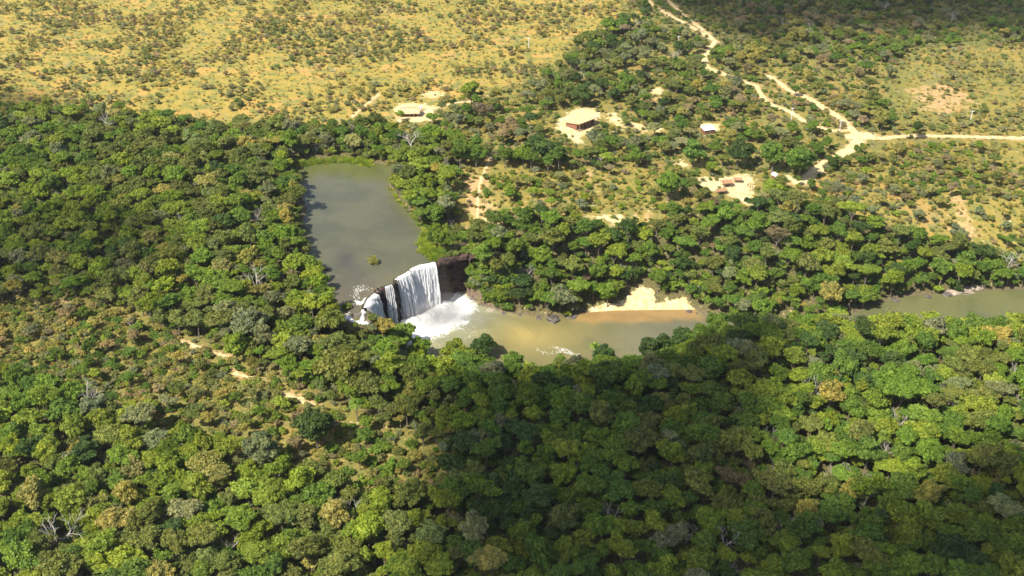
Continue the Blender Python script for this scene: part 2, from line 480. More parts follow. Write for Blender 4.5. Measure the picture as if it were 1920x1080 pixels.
class MB:
    def __init__(s): s.v = []; s.f = []; s.m = []
    def quad(s, pts, mi=0):
        n = len(s.v); s.v += [tuple(p) for p in pts]; s.f.append(tuple(range(n, n + len(pts)))); s.m.append(mi)
    def box(s, cx, cy, cz, sx, sy, sz, rz=0.0, mi=0, mat4=None):
        n = len(s.v)
        for dz in (-.5, .5):
            for dx, dy in ((-.5, -.5), (.5, -.5), (.5, .5), (-.5, .5)):
                x, y, z = dx * sx, dy * sy, dz * sz
                x, y = x * cos(rz) - y * sin(rz), x * sin(rz) + y * cos(rz)
                p = Vector((cx + x, cy + y, cz + z))
                s.v.append(tuple(mat4 @ p if mat4 else p))
        for f in ((3, 2, 1, 0), (4, 5, 6, 7), (0, 1, 5, 4), (1, 2, 6, 5), (2, 3, 7, 6), (3, 0, 4, 7)):
            s.f.append(tuple(n + i for i in f)); s.m.append(mi)
    def tube(s, pts, radii, seg=6, mi=0, cap=True):
        n0 = len(s.v); pts = [Vector(p) for p in pts]
        for i, p in enumerate(pts):
            d = (pts[min(i + 1, len(pts) - 1)] - pts[max(i - 1, 0)])
            if d.length < 1e-9: d = Vector((0, 0, 1))
            d.normalize()
            a = d.orthogonal().normalized() if i == 0 else (a - d * a.dot(d)).normalized()
            b = d.cross(a)
            for k in range(seg):
                t = 2 * pi * k / seg
                s.v.append(tuple(p + (a * cos(t) + b * sin(t)) * radii[i]))
        for i in range(len(pts) - 1):
            for k in range(seg):
                q = n0 + i * seg
                s.f.append((q + k, q + (k + 1) % seg, q + seg + (k + 1) % seg, q + seg + k)); s.m.append(mi)
        if cap:
            s.f.append(tuple(n0 + k for k in reversed(range(seg)))); s.m.append(mi)
            q = n0 + (len(pts) - 1) * seg
            s.f.append(tuple(q + k for k in range(seg))); s.m.append(mi)
    def mesh(s, name, mats, smooth=False):
        return mesh_of(name, s.v, s.f, mats, s.m, smooth)

# ------------------------------------------------------------------ ground
def axis(lo, hi, step, far_lo, far_hi, g=1.35):
    a = list(np.arange(lo, hi + step * 0.5, step))
    s = step
    while a[-1] < far_hi: s *= g; a.append(a[-1] + s)
    s = step
    b = []
    x = lo
    while x > far_lo: s *= g; x -= s; b.append(x)
    return np.array(b[::-1] + a)

def in_image(x, y, z):
    px, py, s = project(x, y, z)
    return px, py, s

def build_ground():
    xs = axis(-370, 370, 1.5, -6000, 6000)
    ys = axis(150, 745, 1.35, -4000, 9000)
    X, Y = np.meshgrid(xs, ys)
    x = X.ravel(); y = Y.ravel()
    z = height(x, y)
    nx, ny = len(xs), len(ys)
    me = bpy.data.meshes.new("ground")
    me.vertices.add(len(x))
    me.vertices.foreach_set('co', np.stack([x, y, z], 1).ravel())
    idx = np.arange(nx * ny).reshape(ny, nx)
    q = np.stack([idx[:-1, :-1], idx[:-1, 1:], idx[1:, 1:], idx[1:, :-1]], -1).reshape(-1, 4)
    me.loops.add(q.size); me.polygons.add(len(q))
    me.loops.foreach_set('vertex_index', q.ravel())
    me.polygons.foreach_set('loop_start', np.arange(0, q.size, 4))
    me.polygons.foreach_set('use_smooth', np.ones(len(q), bool))
    me.update()
    sand = np.zeros_like(x); soil = np.zeros_like(x)
    wob = (fbm(x, y, 6, 3, 21) - 0.5) * 4.0
    for p in SANDW:
        sand = np.maximum(sand, 1 - sstep(-4.0, 2.5, sdf(x, y, p) + wob * 1.6))
    for p, w in ROADW:
        sand = np.maximum(sand, 0.85 * (1 - sstep(w * 0.2, w + 0.7, seg_dist(x, y, p) + wob * 0.25)))
        soil = np.maximum(soil, 0.6 * (1 - sstep(w, w + 4.0, seg_dist(x, y, p) + wob)))
    sand = np.maximum(sand, 1 - sstep(-1.5, 1.0, sdf(x, y, BEACHW)))
    for k_, p in enumerate(SOILW):
        soil = np.maximum(soil, (1.25 if k_ == 0 else 0.85) * (1 - sstep(-9, 6, sdf(x, y, p) + wob * 2)))
    px, py, s = project(x, y, z)
    front = (y * cos(TILT) - (z - CAM_H) * sin(TILT)) > 1
    def zone(poly): return (1 - sstep(-8, 12, sdf(px, py, poly) + wob * 4)) * front
    openness = np.maximum.reduce([zone(SAV), zone(RFIELD) * 0.9, zone(RSCRUB) * 0.85, zone(MSCRUB) * 0.85, zone(VILL) * 0.75, zone(TOPR) * 0.55, zone(LSCRUB) * 0.8])
    openness = np.where((py < -300) | ~front | (np.abs(px - 960) > 3000), 0.7, openness)
    forest = 1 - openness
    sl = sdf(x, y, LAKEW); sg = sdf(x, y, GORGEW)
    green = np.clip(zone(RFIELD) * 0.35 + zone(LSCRUB) * 0.5 + zone(TOPR) * 0.7 + zone(VILL) * 0.35 + zone(MSCRUB) * 0.25 + zone(RSCRUB) * 0.15, 0, 1)
    green = np.maximum(green, (1 - sstep(1, 7, sl)) * 0.7)
    rock = (1 - sstep(1.0, 3.5, seg_dist(x, y, CLIFFW)))
    rock = np.maximum(rock, (1 - sstep(0, 2.5, np.abs(sg))) * 0.7 * (1 - np.clip(sand, 0, 1)))
    rock = np.where(sl < 0, 1.0, rock)
    c1 = np.stack([sand, soil, forest, np.ones_like(x)], 1).astype(np.float32)
    c2 = np.stack([green, rock, np.zeros_like(x), np.ones_like(x)], 1).astype(np.float32)
    for nm, c in (("cover", c1), ("cover2", c2)):
        a = me.attributes.new(nm, 'FLOAT_COLOR', 'POINT'); a.data.foreach_set('color', c.ravel())
    me.materials.append(M_GROUND)
    add("ground", me, kind='structure', label="rolling ground of dry golden grass, forest floor and river gorge")
build_ground()

# ------------------------------------------------------------------ roads and paths: worn sandy strips over the ground
def build_road(pts_w, hw, name, label):
    pts = [Vector((a, b)) for a, b in pts_w]
    out = []
    for i in range(len(pts) - 1):
        p0 = pts[max(i - 1, 0)]; p1 = pts[i]; p2 = pts[i + 1]; p3 = pts[min(i + 2, len(pts) - 1)]
        n = max(2, int((p2 - p1).length / 1.0))
        for k in range(n):
            t = k / n
            out.append(0.5 * ((2 * p1) + (-p0 + p2) * t + (2 * p0 - 5 * p1 + 4 * p2 - p3) * t * t + (-p0 + 3 * p1 - 3 * p2 + p3) * t ** 3))
    out.append(pts[-1])
    V = []; F = []
    NC = 6
    for i, p in enumerate(out):
        d = (out[min(i + 1, len(out) - 1)] - out[max(i - 1, 0)]).normalized()
        n = Vector((-d.y, d.x))
        t = i / max(1, len(out) - 1)
        e = min(1, min(t, 1 - t) * 8 + 0.25)
        wl_ = hw * e * (0.75 + 0.6 * R.random()); wr = hw * e * (0.75 + 0.6 * R.random())
        for k in range(NC + 1):
            u = k / NC
            o = -wl_ + (wl_ + wr) * u
            V.append((p.x + n.x * o, p.y + n.y * o, u))
    vx = np.array([v[0] for v in V]); vy = np.array([v[1] for v in V])
    z = height(vx, vy)
    V = [(v[0], v[1], zz + 0.10 - 0.08 * abs(v[2] * 2 - 1) ** 2) for v, zz in zip(V, z)]
    for i in range(len(out) - 1):
        for k in range(NC):
            a = i * (NC + 1) + k
            F.append((a, a + 1, a + NC + 2, a + NC + 1))
    add(name, mesh_of(name, V, F, M_SAND, smooth=True), kind='structure', label=label)
RL = ["left wheel track of the sandy road entering at the top", "right wheel track of the sandy road entering at the top", "sandy road bending below the shaded scrub at the top", "narrow sandy track curving past the white pole", "short stub of sandy track below the shaded scrub",
      "sandy road running down to the pale junction", "straight sandy road leaving the junction to the right edge", "wide sandy road from the junction down to the clearing", "short side track joining the junction from the left", "thin pale footpath down the reddish bare slope",
      "upper piece of the footpath in the lower left scrub", "middle piece of the footpath in the lower left scrub", "lower piece of the footpath in the lower left scrub", "faint footpath in the golden grass left of the hut", "faint footpath right of the hut clearing"]
for (p, w), l in zip(ROADW, RL):
    build_road(p, w, "dirt_road" if w > 0.88 and l.find("footpath") < 0 else "footpath", l)

# ------------------------------------------------------------------ water
def triangulated_sheet(name, poly, z, material, siltfn, step=1.5, ):
    xs = np.arange(poly[:, 0].min() - 2, poly[:, 0].max() + 2, step)
    ys = np.arange(poly[:, 1].min() - 2, poly[:, 1].max() + 2, step)
    X, Y = np.meshgrid(xs, ys)
    x = X.ravel(); y = Y.ravel()
    return x, y, len(xs), len(ys)

def water_sheet(name, poly, z, material, siltfn, grow, clipfn, label, step=1.5, foamfn=lambda x, y: np.zeros_like(x)):
    x, y, nx, ny = triangulated_sheet(name, poly, z, material, siltfn, step)
    sd = sdf(x, y, poly)
    keep = (sd < grow) & clipfn(x, y)
    idx = np.arange(nx * ny).reshape(ny, nx)
    k = keep.reshape(ny, nx)
    kk = k[:-1, :-1] & k[:-1, 1:] & k[1:, 1:] & k[1:, :-1]
    q = np.stack([idx[:-1, :-1][kk], idx[:-1, 1:][kk], idx[1:, 1:][kk], idx[1:, :-1][kk]], 1)
    used, inv = np.unique(q, return_inverse=True)
    me = bpy.data.meshes.new(name)
    V = np.stack([x[used], y[used], np.full(len(used), z)], 1)
    me.from_pydata(V.tolist(), [], inv.reshape(-1, 4).tolist())
    c = siltfn(V[:, 0], V[:, 1]).astype(np.float32)
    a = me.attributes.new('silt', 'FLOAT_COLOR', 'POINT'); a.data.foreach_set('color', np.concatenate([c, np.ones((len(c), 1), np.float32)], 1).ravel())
    fa = me.attributes.new('foam', 'FLOAT', 'POINT'); fa.data.foreach_set('value', foamfn(V[:, 0], V[:, 1]).astype(np.float32))
    me.materials.append(material)
    me.polygons.foreach_set('use_smooth', [True] * len(me.polygons)); me.update()
    return add(name, me, kind='structure', label=label)

def lerpc(a, b, t): return np.array(a)[None, :] * (1 - t[:, None]) + np.array(b)[None, :] * t[:, None]
def pool_silt(x, y):
    sl = -sdf(x, y, LAKEW)
    _, py, _ = project(x, y, np.zeros_like(x))
    c = lerpc((0.090, 0.098, 0.032), (0.088, 0.088, 0.056), sstep(318, 345, py + (fbm(x, y, 8, 2, 2) - .5) * 20))
    t = 1 - sstep(0, 5, sl)
    c = c * (1 - 0.35 * t[:, None]) + np.array((0.12, 0.12, 0.03))[None] * 0.35 * t[:, None]
    px, _, _ = project(x, y, np.zeros_like(x))
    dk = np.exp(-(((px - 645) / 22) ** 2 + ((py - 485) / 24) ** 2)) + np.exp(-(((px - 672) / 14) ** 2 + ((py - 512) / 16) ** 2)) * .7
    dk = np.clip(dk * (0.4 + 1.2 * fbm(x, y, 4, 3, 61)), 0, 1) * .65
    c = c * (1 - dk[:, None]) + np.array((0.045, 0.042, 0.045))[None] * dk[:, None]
    rk = sstep(495, 560, py) * 0.6
    c = c * (1 - rk[:, None]) + np.array((0.13, 0.10, 0.075))[None] * rk[:, None]
    return c
def lip_side(x, y):
    return sdf(x, y, GORGEW) > 0.35
# fine pool sheet
water_sheet("pool_water", LAKEW, ZL, M_POOL, pool_silt, 1.2, lip_side, "still murky grey-olive pool above the falls", 0.75)
BASE = np.array([P(a, b, ZR) for a, b in ((834, 576), (818, 592), (792, 604), (765, 612), (735, 618), (705, 620))])
def river_silt_and_rainbow(x, y):
    db = seg_dist(x, y, BASE)
    dbe = sdf(x, y, BEACHW)
    px, py, _ = project(x, y, np.full_like(x, ZR))
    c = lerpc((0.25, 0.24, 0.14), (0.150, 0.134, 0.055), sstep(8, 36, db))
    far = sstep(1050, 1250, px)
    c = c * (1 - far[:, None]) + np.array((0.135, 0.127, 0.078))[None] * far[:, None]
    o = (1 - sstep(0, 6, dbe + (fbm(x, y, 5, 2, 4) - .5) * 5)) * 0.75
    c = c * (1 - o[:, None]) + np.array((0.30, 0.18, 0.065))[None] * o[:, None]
    mid = np.exp(-(((px - 985) / 70) ** 2 + ((py - 628) / 26) ** 2)) * 0.5  # yellow of the murky shallow, also painted in place of the rainbow's light
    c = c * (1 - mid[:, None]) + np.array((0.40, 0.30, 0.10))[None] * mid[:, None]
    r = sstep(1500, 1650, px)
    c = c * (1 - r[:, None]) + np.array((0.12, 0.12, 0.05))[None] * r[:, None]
    return c
def river_foam_and_rainbow(x, y):
    px, py, _ = project(x, y, np.full_like(x, ZR))
    db = seg_dist(x, y, BASE)
    f = 1.4 * (1 - sstep(1, 20, db))
    f = np.maximum(f, 0.95 * np.exp(-(((px - 852) / 36) ** 2 + ((py - 600) / 24) ** 2)))
    f = np.maximum(f, 0.45 * np.exp(-(((px - 875) / 55) ** 2 + ((py - 625) / 28) ** 2)))
    st = seg_dist(px, py, [(1000, 655), (1030, 650), (1060, 657), (1085, 668)])  # streak whitened into the water colour where the rainbow's light lies
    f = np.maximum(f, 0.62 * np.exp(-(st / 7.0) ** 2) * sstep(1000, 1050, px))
    return f
water_sheet("river_water", GORGEW, ZR, M_RIVER, river_silt_and_rainbow, 1.5, lambda x, y: np.ones_like(x, bool), "silty brown-green river below the falls", 1.0, river_foam_and_rainbow)

# ------------------------------------------------------------------ cliff, boulders
def resample(pts, step):
    pts = [Vector(p) for p in pts]
    out = []
    for a, b in zip(pts[:-1], pts[1:]):
        n = max(1, int((b - a).length / step))
        for k in range(n): out.append(a.lerp(b, k / n))
    out.append(pts[-1])
    return out

def build_cliff():
    line = resample(list(map(tuple, CLIFFW)), 0.55)
    n = len(line)
    V = []; F = []
    rows = 34
    cen = Vector(P(800, 620, ZR))
    for i, p in enumerate(line):
        d = (line[min(i + 2, n - 1)] - line[max(i - 2, 0)]).normalized()
        nrm = Vector((d.y, -d.x))
        if nrm.dot(cen - p) < 0: nrm = -nrm
        top = height1(p.x - nrm.x * 9.0, p.y - nrm.y * 9.0)
        pxx = project(p.x, p.y, 0)[0]
        isfall = pxx < 822
        top = ZL - 0.12 if isfall else max(0.35, top + 0.25)
        for r in range(rows + 1):
            t = r / rows
            z = top + (ZR - 1.2 - top) * t
            led = (fbm(np.array([i * 0.55]), np.array([math.floor(t * 11) * 7.3]), 3.0, 2, 5)[0] - 0.4) * 1.9
            fine = (fbm(np.array([i * 0.55]), np.array([z * 1.0]), 0.9, 2, 8)[0] - 0.5) * 0.7
            out = 0.15 + t * 1.4 + (led + fine) * (0.15 if r == 0 else 1) - (0.0 if isfall else 5.5 * float(sstep(0.10, 0.22, t)))
            V.append((p.x + nrm.x * out, p.y + nrm.y * out, z))
        # cap back
        V.append((p.x - nrm.x * (3.0 if isfall else 9.0), p.y - nrm.y * (3.0 if isfall else 9.0), (top - 0.35) if not isfall else top - 0.9))
    m = rows + 2
    for i in range(n - 1):
        a = i * m; b = a + m
        for r in range(rows):
            F.append((a + r, a + r + 1, b + r + 1, b + r))
        F.append((a + rows + 1, a, b, b + rows + 1))
    add("cliff", mesh_of("cliff", V, F, M_CLIFF), label="dark wet rock cliff behind and right of the waterfall", cat="cliff")
build_cliff()

def rock_mesh(seed, flat=0.6, mat_=None):
    r = random.Random(seed)
    V = []; F = []
    nu, nv = 9, 6
    off = Vector((r.random() * 50, r.random() * 50, r.random() * 50))
    for j in range(nv + 1):
        th = pi * j / nv
        for i in range(nu):
            ph = 2 * pi * i / nu
            v = Vector((sin(th) * cos(ph), sin(th) * sin(ph), cos(th)))
            k = 0.75 + 0.5 * r.random()
            # blocky
            k *= 0.9 / max(abs(v.x), abs(v.y), abs(v.z)) ** 0.45
            V.append((v.x * k, v.y * k, v.z * k * flat))
    for j in range(nv):
        for i in range(nu):
            a = j * nu + i; b = j * nu + (i + 1) % nu
            F.append((a, a + nu, b + nu, b))
    return mesh_of("boulder", V, F, mat_ or M_ROCK)
ROCKS = [rock_mesh(s, 0.5 + 0.1 * s) for s in range(4)]
PROCKS = [rock_mesh(s + 9, 0.45, M_PALEROCK) for s in range(2)]

# ------------------------------------------------------------------ waterfall
def build_waterfall():
    line = resample([tuple(p) for p in LIPW[1:]], 0.28)
    n = len(line)
    t = thing("waterfall", "broad white waterfall plunging from the pool over the dark cliff", "waterfall", (line[n // 2].x, line[n // 2].y, 0))
    inv = Vector((-t.location.x, -t.location.y, 0))
    cen = Vector(P(815, 640, ZR))
    mb = MB(); side = MB()
    for i, p in enumerate(line):
        d = (line[min(i + 6, n - 1)] - line[max(i - 6, 0)]).normalized()
        nrm = Vector((d.y, -d.x))
        if nrm.dot(cen - p) < 0: nrm = -nrm
        px = float(project(p.x, p.y, 0)[0])
        # how full the sheet is along the lip
        if px > 744: dens, layers = 0.97, 4
        elif px > 742: dens, layers = 0.8, 2
        elif px > 736: dens, layers = 0.03, 1
        elif px > 722: dens, layers = 0.75, 2
        elif px > 703: dens, layers = 0.12, 1
        elif px > 0: dens, layers = 0.75, 4
        else: dens, layers = 0.97, 4
        cascade = px <= 703
        if px > 744 and fbm(np.array([i * 0.28]), np.array([3.0]), 1.3, 2, 15)[0] < 0.36: dens *= 0.3
        for L in range(layers):
            if R.random() > dens: continue
            w = R.uniform(0.12, 0.42) if px > 744 else R.uniform(0.07, 0.2)
            h0 = 0 if R.random() < 0.9 else R.uniform(0, 0.4)
            end = 1.0 if R.random() < 0.65 else R.uniform(0.6, 1)
            outv = R.uniform(0.9, 1.7) * (0.6 + 0.25 * L) + 0.3
            j = R.uniform(-0.25, 0.25)
            rows = 13
            pts = []; rad = []
            for k in range(rows + 1):
                u = k / rows
                drop = (u * u * 0.7 + u * 0.3) * (-ZR + ZL) * end
                if cascade:
                    o = 0.3 + u * 2.6 + 0.5 * abs(sin(u * 9 + i * 0.15)) + 0.25 * L
                else:
                    o = 0.25 + outv * sqrt(drop) * 0.36 + 0.25 * R.uniform(-1, 1) * u
                q = p + nrm * o + d * (j + 0.25 * u * R.uniform(-1, 1))
                z = ZL + 0.10 - drop - (0.05 if k == 0 else 0)
                pts.append(Vector((q.x, q.y, z)) + inv); rad.append(w * (0.55 + 0.9 * u) * R.uniform(0.8, 1.2))
            pts.insert(0, Vector((p.x - nrm.x * 0.5, p.y - nrm.y * 0.5, ZL + 0.03)) + inv); rad.insert(0, w * 0.5)
            mb.tube(pts, rad, 5)
    add("falling_curtain", mb.mesh("falling_curtain", M_FALL, True), t, kind='stuff')
    # churned white water heaped along the foot
    g = 0.3
    x0, x1 = BASE[:, 0].min() - 9, BASE[:, 0].max() + 9; y0, y1 = BASE[:, 1].min() - 9, BASE[:, 1].max() + 9
    X, Y = np.meshgrid(np.arange(x0, x1, g), np.arange(y0, y1, g)); x = X.ravel(); y = Y.ravel()
    d = seg_dist(x, y, BASE)
    hgt = 2.6 * np.exp(-(d / 3.6) ** 2) * (0.35 + 1.1 * fbm(x, y, 2.2, 4, 71)) + 0.35 * np.exp(-(d / 6.5) ** 2) * fbm(x, y, 1.1, 3, 72) - 0.16
    idx = np.arange(len(x)).reshape(X.shape); on = (hgt > -0.02).reshape(X.shape)
    kk = on[:-1, :-1] | on[1:, :-1] | on[:-1, 1:] | on[1:, 1:]
    q = np.stack([idx[:-1, :-1][kk], idx[:-1, 1:][kk], idx[1:, 1:][kk], idx[1:, :-1][kk]], 1)
    used, inv_ = np.unique(q, return_inverse=True)
    V = np.stack([x[used] + inv.x, y[used] + inv.y, ZR + np.maximum(hgt[used], -0.06)], 1)
    add("splash", mesh_of("splash", V.tolist(), inv_.reshape(-1, 4).tolist(), M_FOAM, smooth=True), t, kind='stuff')
build_waterfall()

def foam_flecks(name, spots, label):
    """little irregular flat rafts of foam lying on water or running over rock"""
    mb = MB()
    for (x, y, z, r) in spots:
        k = R.randint(5, 8); b0 = len(mb.v)
        st = R.uniform(1.0, 2.0); an = R.uniform(0, pi)
        for a in range(k):
            t = 2 * pi * a / k; q = r * R.uniform(0.5, 1.3)
            u, v = q * cos(t) * st, q * sin(t)
            mb.v.append((x + u * cos(an) - v * sin(an), y + u * sin(an) + v * cos(an), z))
        mb.v.append((x, y, z + 0.1 + 0.25 * r))
        for a in range(k): mb.f.append((b0 + a, b0 + (a + 1) % k, b0 + k)); mb.m.append(0)
    add(name, mb.mesh(name, M_FOAM, True), label=label, cat="foam", kind='stuff')

sp = []
for k in range(220):   # drifting foam away from the foot of the falls
    t = R.random() ** 1.6
    a = Vector(P(835, 590, ZR)).lerp(Vector(P(930, 625, ZR)), t) if R.random() < .55 else Vector(P(800, 615, ZR)).lerp(Vector(P(860, 650, ZR)), t)
    sp.append((a.x + R.gauss(0, 2 + 5 * t), a.y + R.gauss(0, 2 + 6 * t), ZR + 0.015 + 0.02 * R.random(), R.uniform(0.04, 0.2) * (1 - 0.75 * t)))
foam_flecks("drifting_foam", sp, "drifting foam flecks spreading over the river from the splash")
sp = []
for k in range(50):  # curved streak of flecks added in place of the rainbow's light
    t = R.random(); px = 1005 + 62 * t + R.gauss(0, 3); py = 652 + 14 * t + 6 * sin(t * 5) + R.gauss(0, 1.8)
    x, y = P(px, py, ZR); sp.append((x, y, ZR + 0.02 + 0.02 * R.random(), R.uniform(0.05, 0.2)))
foam_flecks("rainbow_streak", sp, "curved white foam streak on the river near the shaded bank")
sp = []
def spill(path, n, w, rr):
    for k in range(n):
        f = R.random() * (len(path) - 1); a = int(f); f -= a
        px = path[a][0] + (path[a + 1][0] - path[a][0]) * f + R.gauss(0, w)
        py = path[a][1] + (path[a + 1][1] - path[a][1]) * f + R.gauss(0, w * 0.8)
        x, y, z = ground_at(px, py, 0.3)
        sp.append((x, y, max(z + 0.12, ZL + 0.03 if inside(np.array([x]), np.array([y]), LAKEW)[0] else z + 0.12), R.uniform(*rr)))
spill([(670, 571), (682, 573), (680, 590), (678, 603)], 420, 1.7, (0.08, 0.3))
spill([(630, 596), (646, 600), (652, 592), (660, 602), (678, 604), (700, 608)], 520, 2.0, (0.08, 0.32))
spill([(690, 545), (672, 547), (668, 560), (672, 572)], 140, 4.5, (0.04, 0.2))
foam_flecks("rapids_foam", sp, "white foam of the little rapids left of the main waterfall")

LAND_ROCK = [
    (700, 382, .55, 'small dark rock breaking the surface in the middle of the pool', 0), (694, 387, .35, 'smallest rock beside the dark rock in the middle of the pool', 0),
    (655, 590, 1.5, 'dark boulder between the rapids left of the falls', 0), (664, 583, 1.2, 'brown boulder splitting the rapids left of the falls', 0), (672, 592, 1.6, 'dark boulder in the middle of the rapids', 0),
    (648, 610, 2.0, 'large black boulder at the foot of the rapids', 0), (636, 606, 1.4, 'dark boulder left of the large black one at the rapids', 0), (688, 592, 1.3, 'dark boulder right of the rapids by the cascade', 0),
    (694, 600, 1.5, 'brown boulder below the left end of the waterfall', 0), (745, 529, .6, 'small reddish rock on the lip of the falls', 0), (712, 539, .5, 'small rock on the left lip of the falls', 0),
    (776, 500, .5, 'small rock splitting the water at the notch of the lip', 0), (735, 531, .7, 'rock above the dark gap in the falls', 0), (645, 560, 1.0, 'dark rock at the shaded left edge of the pool', 0),
    (614, 503, 1.6, 'dark rock under the left bank of the pool', 0),
    (1038, 600, 2.6, 'dark rock at the far bank left of the beach', 0), (1070, 596, 2.0, 'dark rock nearest the left end of the beach', 0), (1010, 597, 1.5, 'low dark rock on the far bank below the pale shrubs', 0), (945, 588, 1.3, 'dark rock on the far bank below the mossy ledge', 0), (975, 592, 1.0, 'small rock right of the mossy ledge', 0),
    (1292, 588, 1.4, 'dark rock at the right end of the beach', 0), (1306, 590, 1.0, 'small rock past the right end of the beach', 0),
    (1775, 553, 2.2, 'brown rock at the foot of the pale slab by the right river', 0), (1740, 560, 1.6, 'dark rock left of the pale slab by the right river', 0), (1680, 566, 1.8, 'dark rock at the left end of the right river', 0),
    (905, 572, 1.4, 'dark rock right of the falls on the far bank', 0), (885, 560, 1.7, 'dark rock in the shade right of the falls', 0),
]
for i, (px, py, r, lab, _) in enumerate(LAND_ROCK):
    x, y, z = ground_at(px, py, 0.2)
    if py < 545 and z < ZL - 0.2 and px < 850:
        x, y = P(px, py, ZL); z = ZL - 0.1
    o = add("boulder", ROCKS[i % 4], label=lab, cat="rock", group="rocks along the water", loc=(x, y, max(z, -18.3)), rotz=R.random() * 6)
    o.scale = (r, r * R.uniform(0.7, 1.1), r * R.uniform(0.6, 1))
for (px, py, r, sz, lab) in ((1800, 545, 6.5, 0.35, 'pale sloping rock slab on the far bank of the right river'), (1835, 538, 3.5, 0.4, 'smaller pale rock right of the sloping slab'),
                             (730, 698, 3.0, 0.5, 'pale rock showing between trees below the waterfall'), (925, 580, 3.2, 0.35, 'tan mossy ledge on the far bank right of the falls')):
    x, y, z = ground_at(px, py, 0.3)
    o = add("boulder", PROCKS[i % 2], label=lab, cat="rock", group="rocks along the water", loc=(x, y, z), rotz=R.random() * 1.0); o.scale = (r, r * 0.5, r * sz); i += 1

# ------------------------------------------------------------------ vegetation meshes
def leaves_mesh(name, lobes, n, size, seed, tilt=0.55, up=0.25, inner=0.12, with_trunk=None, droop=0.0):
    """leaf faces spread through the shell of overlapping lobes; lobes = (cx,cy,cz, rx,ry,rz)"""
    rs = np.random.RandomState(seed)
    lob = np.array(lobes, float)
    area = (lob[:, 3] * lob[:, 4] + lob[:, 3] * lob[:, 5])
    pick = rs.choice(len(lob), size=int(n * 1.9), p=area / area.sum())
    d = rs.normal(size=(len(pick), 3)); d /= np.linalg.norm(d, axis=1)[:, None]
    L = lob[pick]
    shell = 1 - rs.normal(0.06, 0.17, len(pick))
    inn = rs.rand(len(pick)) < inner
    shell[inn] = rs.uniform(0.3, 0.9, inn.sum())
    p = L[:, :3] + d * L[:, 3:6] * shell[:, None]
    # throw away what is deep inside other lobes
    deep = np.zeros(len(p), bool)
    for k in range(len(lob)):
        q = ((p - lob[k, :3]) / lob[k, 3:6])
        deep |= (np.sum(q * q, 1) < 0.55) & (pick != k)
    p = p[~deep][:n]; d = d[~deep][:n]; inn = inn[~deep][:n]; pk = pick[~deep][:n]
    m = len(p)
    nrm = d + np.array((0, 0, up)) + rs.normal(0, tilt, (m, 3))
    nrm /= np.linalg.norm(nrm, axis=1)[:, None]
    a = np.cross(nrm, rs.normal(size=(m, 3))); a /= np.linalg.norm(a, axis=1)[:, None]
    b = np.cross(nrm, a)
    sz = size * rs.uniform(0.6, 1.4, m)
    V = np.empty((m, 4, 3))
    e = rs.uniform(0.75, 1.25, (m, 4))
    V[:, 0] = p + a * (sz * e[:, 0])[:, None]
    V[:, 1] = p + b * (sz * 0.62 * e[:, 1])[:, None] + nrm * (sz * 0.12)[:, None]
    V[:, 2] = p - a * (sz * e[:, 2])[:, None]
    V[:, 3] = p - b * (sz * 0.62 * e[:, 3])[:, None] + nrm * (sz * 0.12)[:, None]
    lobv = rs.rand(len(lob))
    lv = np.clip(0.5 + 0.28 * rs.normal(size=m) + 0.6 * (lobv[pk] - 0.5), 0, 1)
    verts = V.reshape(-1, 3)
    faces = np.arange(m * 4).reshape(m, 4)
    lvv = np.repeat(lv, 4)
    mi = np.zeros(m, int)
    if with_trunk is not None:
        tv, tf = with_trunk
        off = len(verts)
        verts = np.concatenate([verts, np.array(tv)]); lvv = np.concatenate([lvv, np.full(len(tv), .5)])
        fl = faces.tolist() + [tuple(i + off for i in f) for f in tf]
        mi = np.concatenate([mi, np.ones(len(tf), int)])
    else: fl = faces.tolist()
    me = bpy.data.meshes.new(name)
    me.from_pydata(verts.tolist(), [], fl)
    me.materials.append(M_LEAF)
    if with_trunk is not None: me.materials.append(M_BARK)
    me.polygons.foreach_set('material_index', mi)
    at = me.attributes.new('lv', 'FLOAT', 'POINT'); at.data.foreach_set('value', lvv.astype(np.float32))
    me.update()
    return me

def dome_lobes(seed, k, flat=0.75, spread=0.62, lr=(0.28, 0.46), base=0.0):
    """uneven crown: a few limbs' worth of masses, each broken into smaller clumps"""
    r = random.Random(seed)
    out = [(0, 0, base - 0.05 * flat, 0.5, 0.5, 0.42 * flat)]
    nl = r.randint(4, 6); mains = []
    for i in range(nl):
        a = 2 * pi * i / nl + r.uniform(-.45, .45); q = spread * r.uniform(0.45, 1.0)
        mains.append((q * cos(a), q * sin(a), base + flat * r.uniform(-0.08, 0.38), r.uniform(0.30, 0.48)))
    mains.append((r.uniform(-.2, .2), r.uniform(-.2, .2), base + flat * r.uniform(0.35, 0.6), r.uniform(.3, .45)))
    for (x, y, z, q) in mains:
        out.append((x, y, z, q * .8, q * .8, q * .62 * flat))
        for j in range(max(4, int(k * 0.7))):
            d = Vector((r.gauss(0, 1), r.gauss(0, 1), abs(r.gauss(0, .8)) - 0.15)).normalized()
            w = q * r.uniform(*lr) * r.choice((0.6, 1, 1))
            e = r.uniform(.8, 1.15); out.append((x + d.x * q * e, y + d.y * q * e, z + d.z * q * .85 * e * flat, w * r.uniform(.8, 1.25), w * r.uniform(.8, 1.25), w * r.uniform(.5, .85)))
    return out

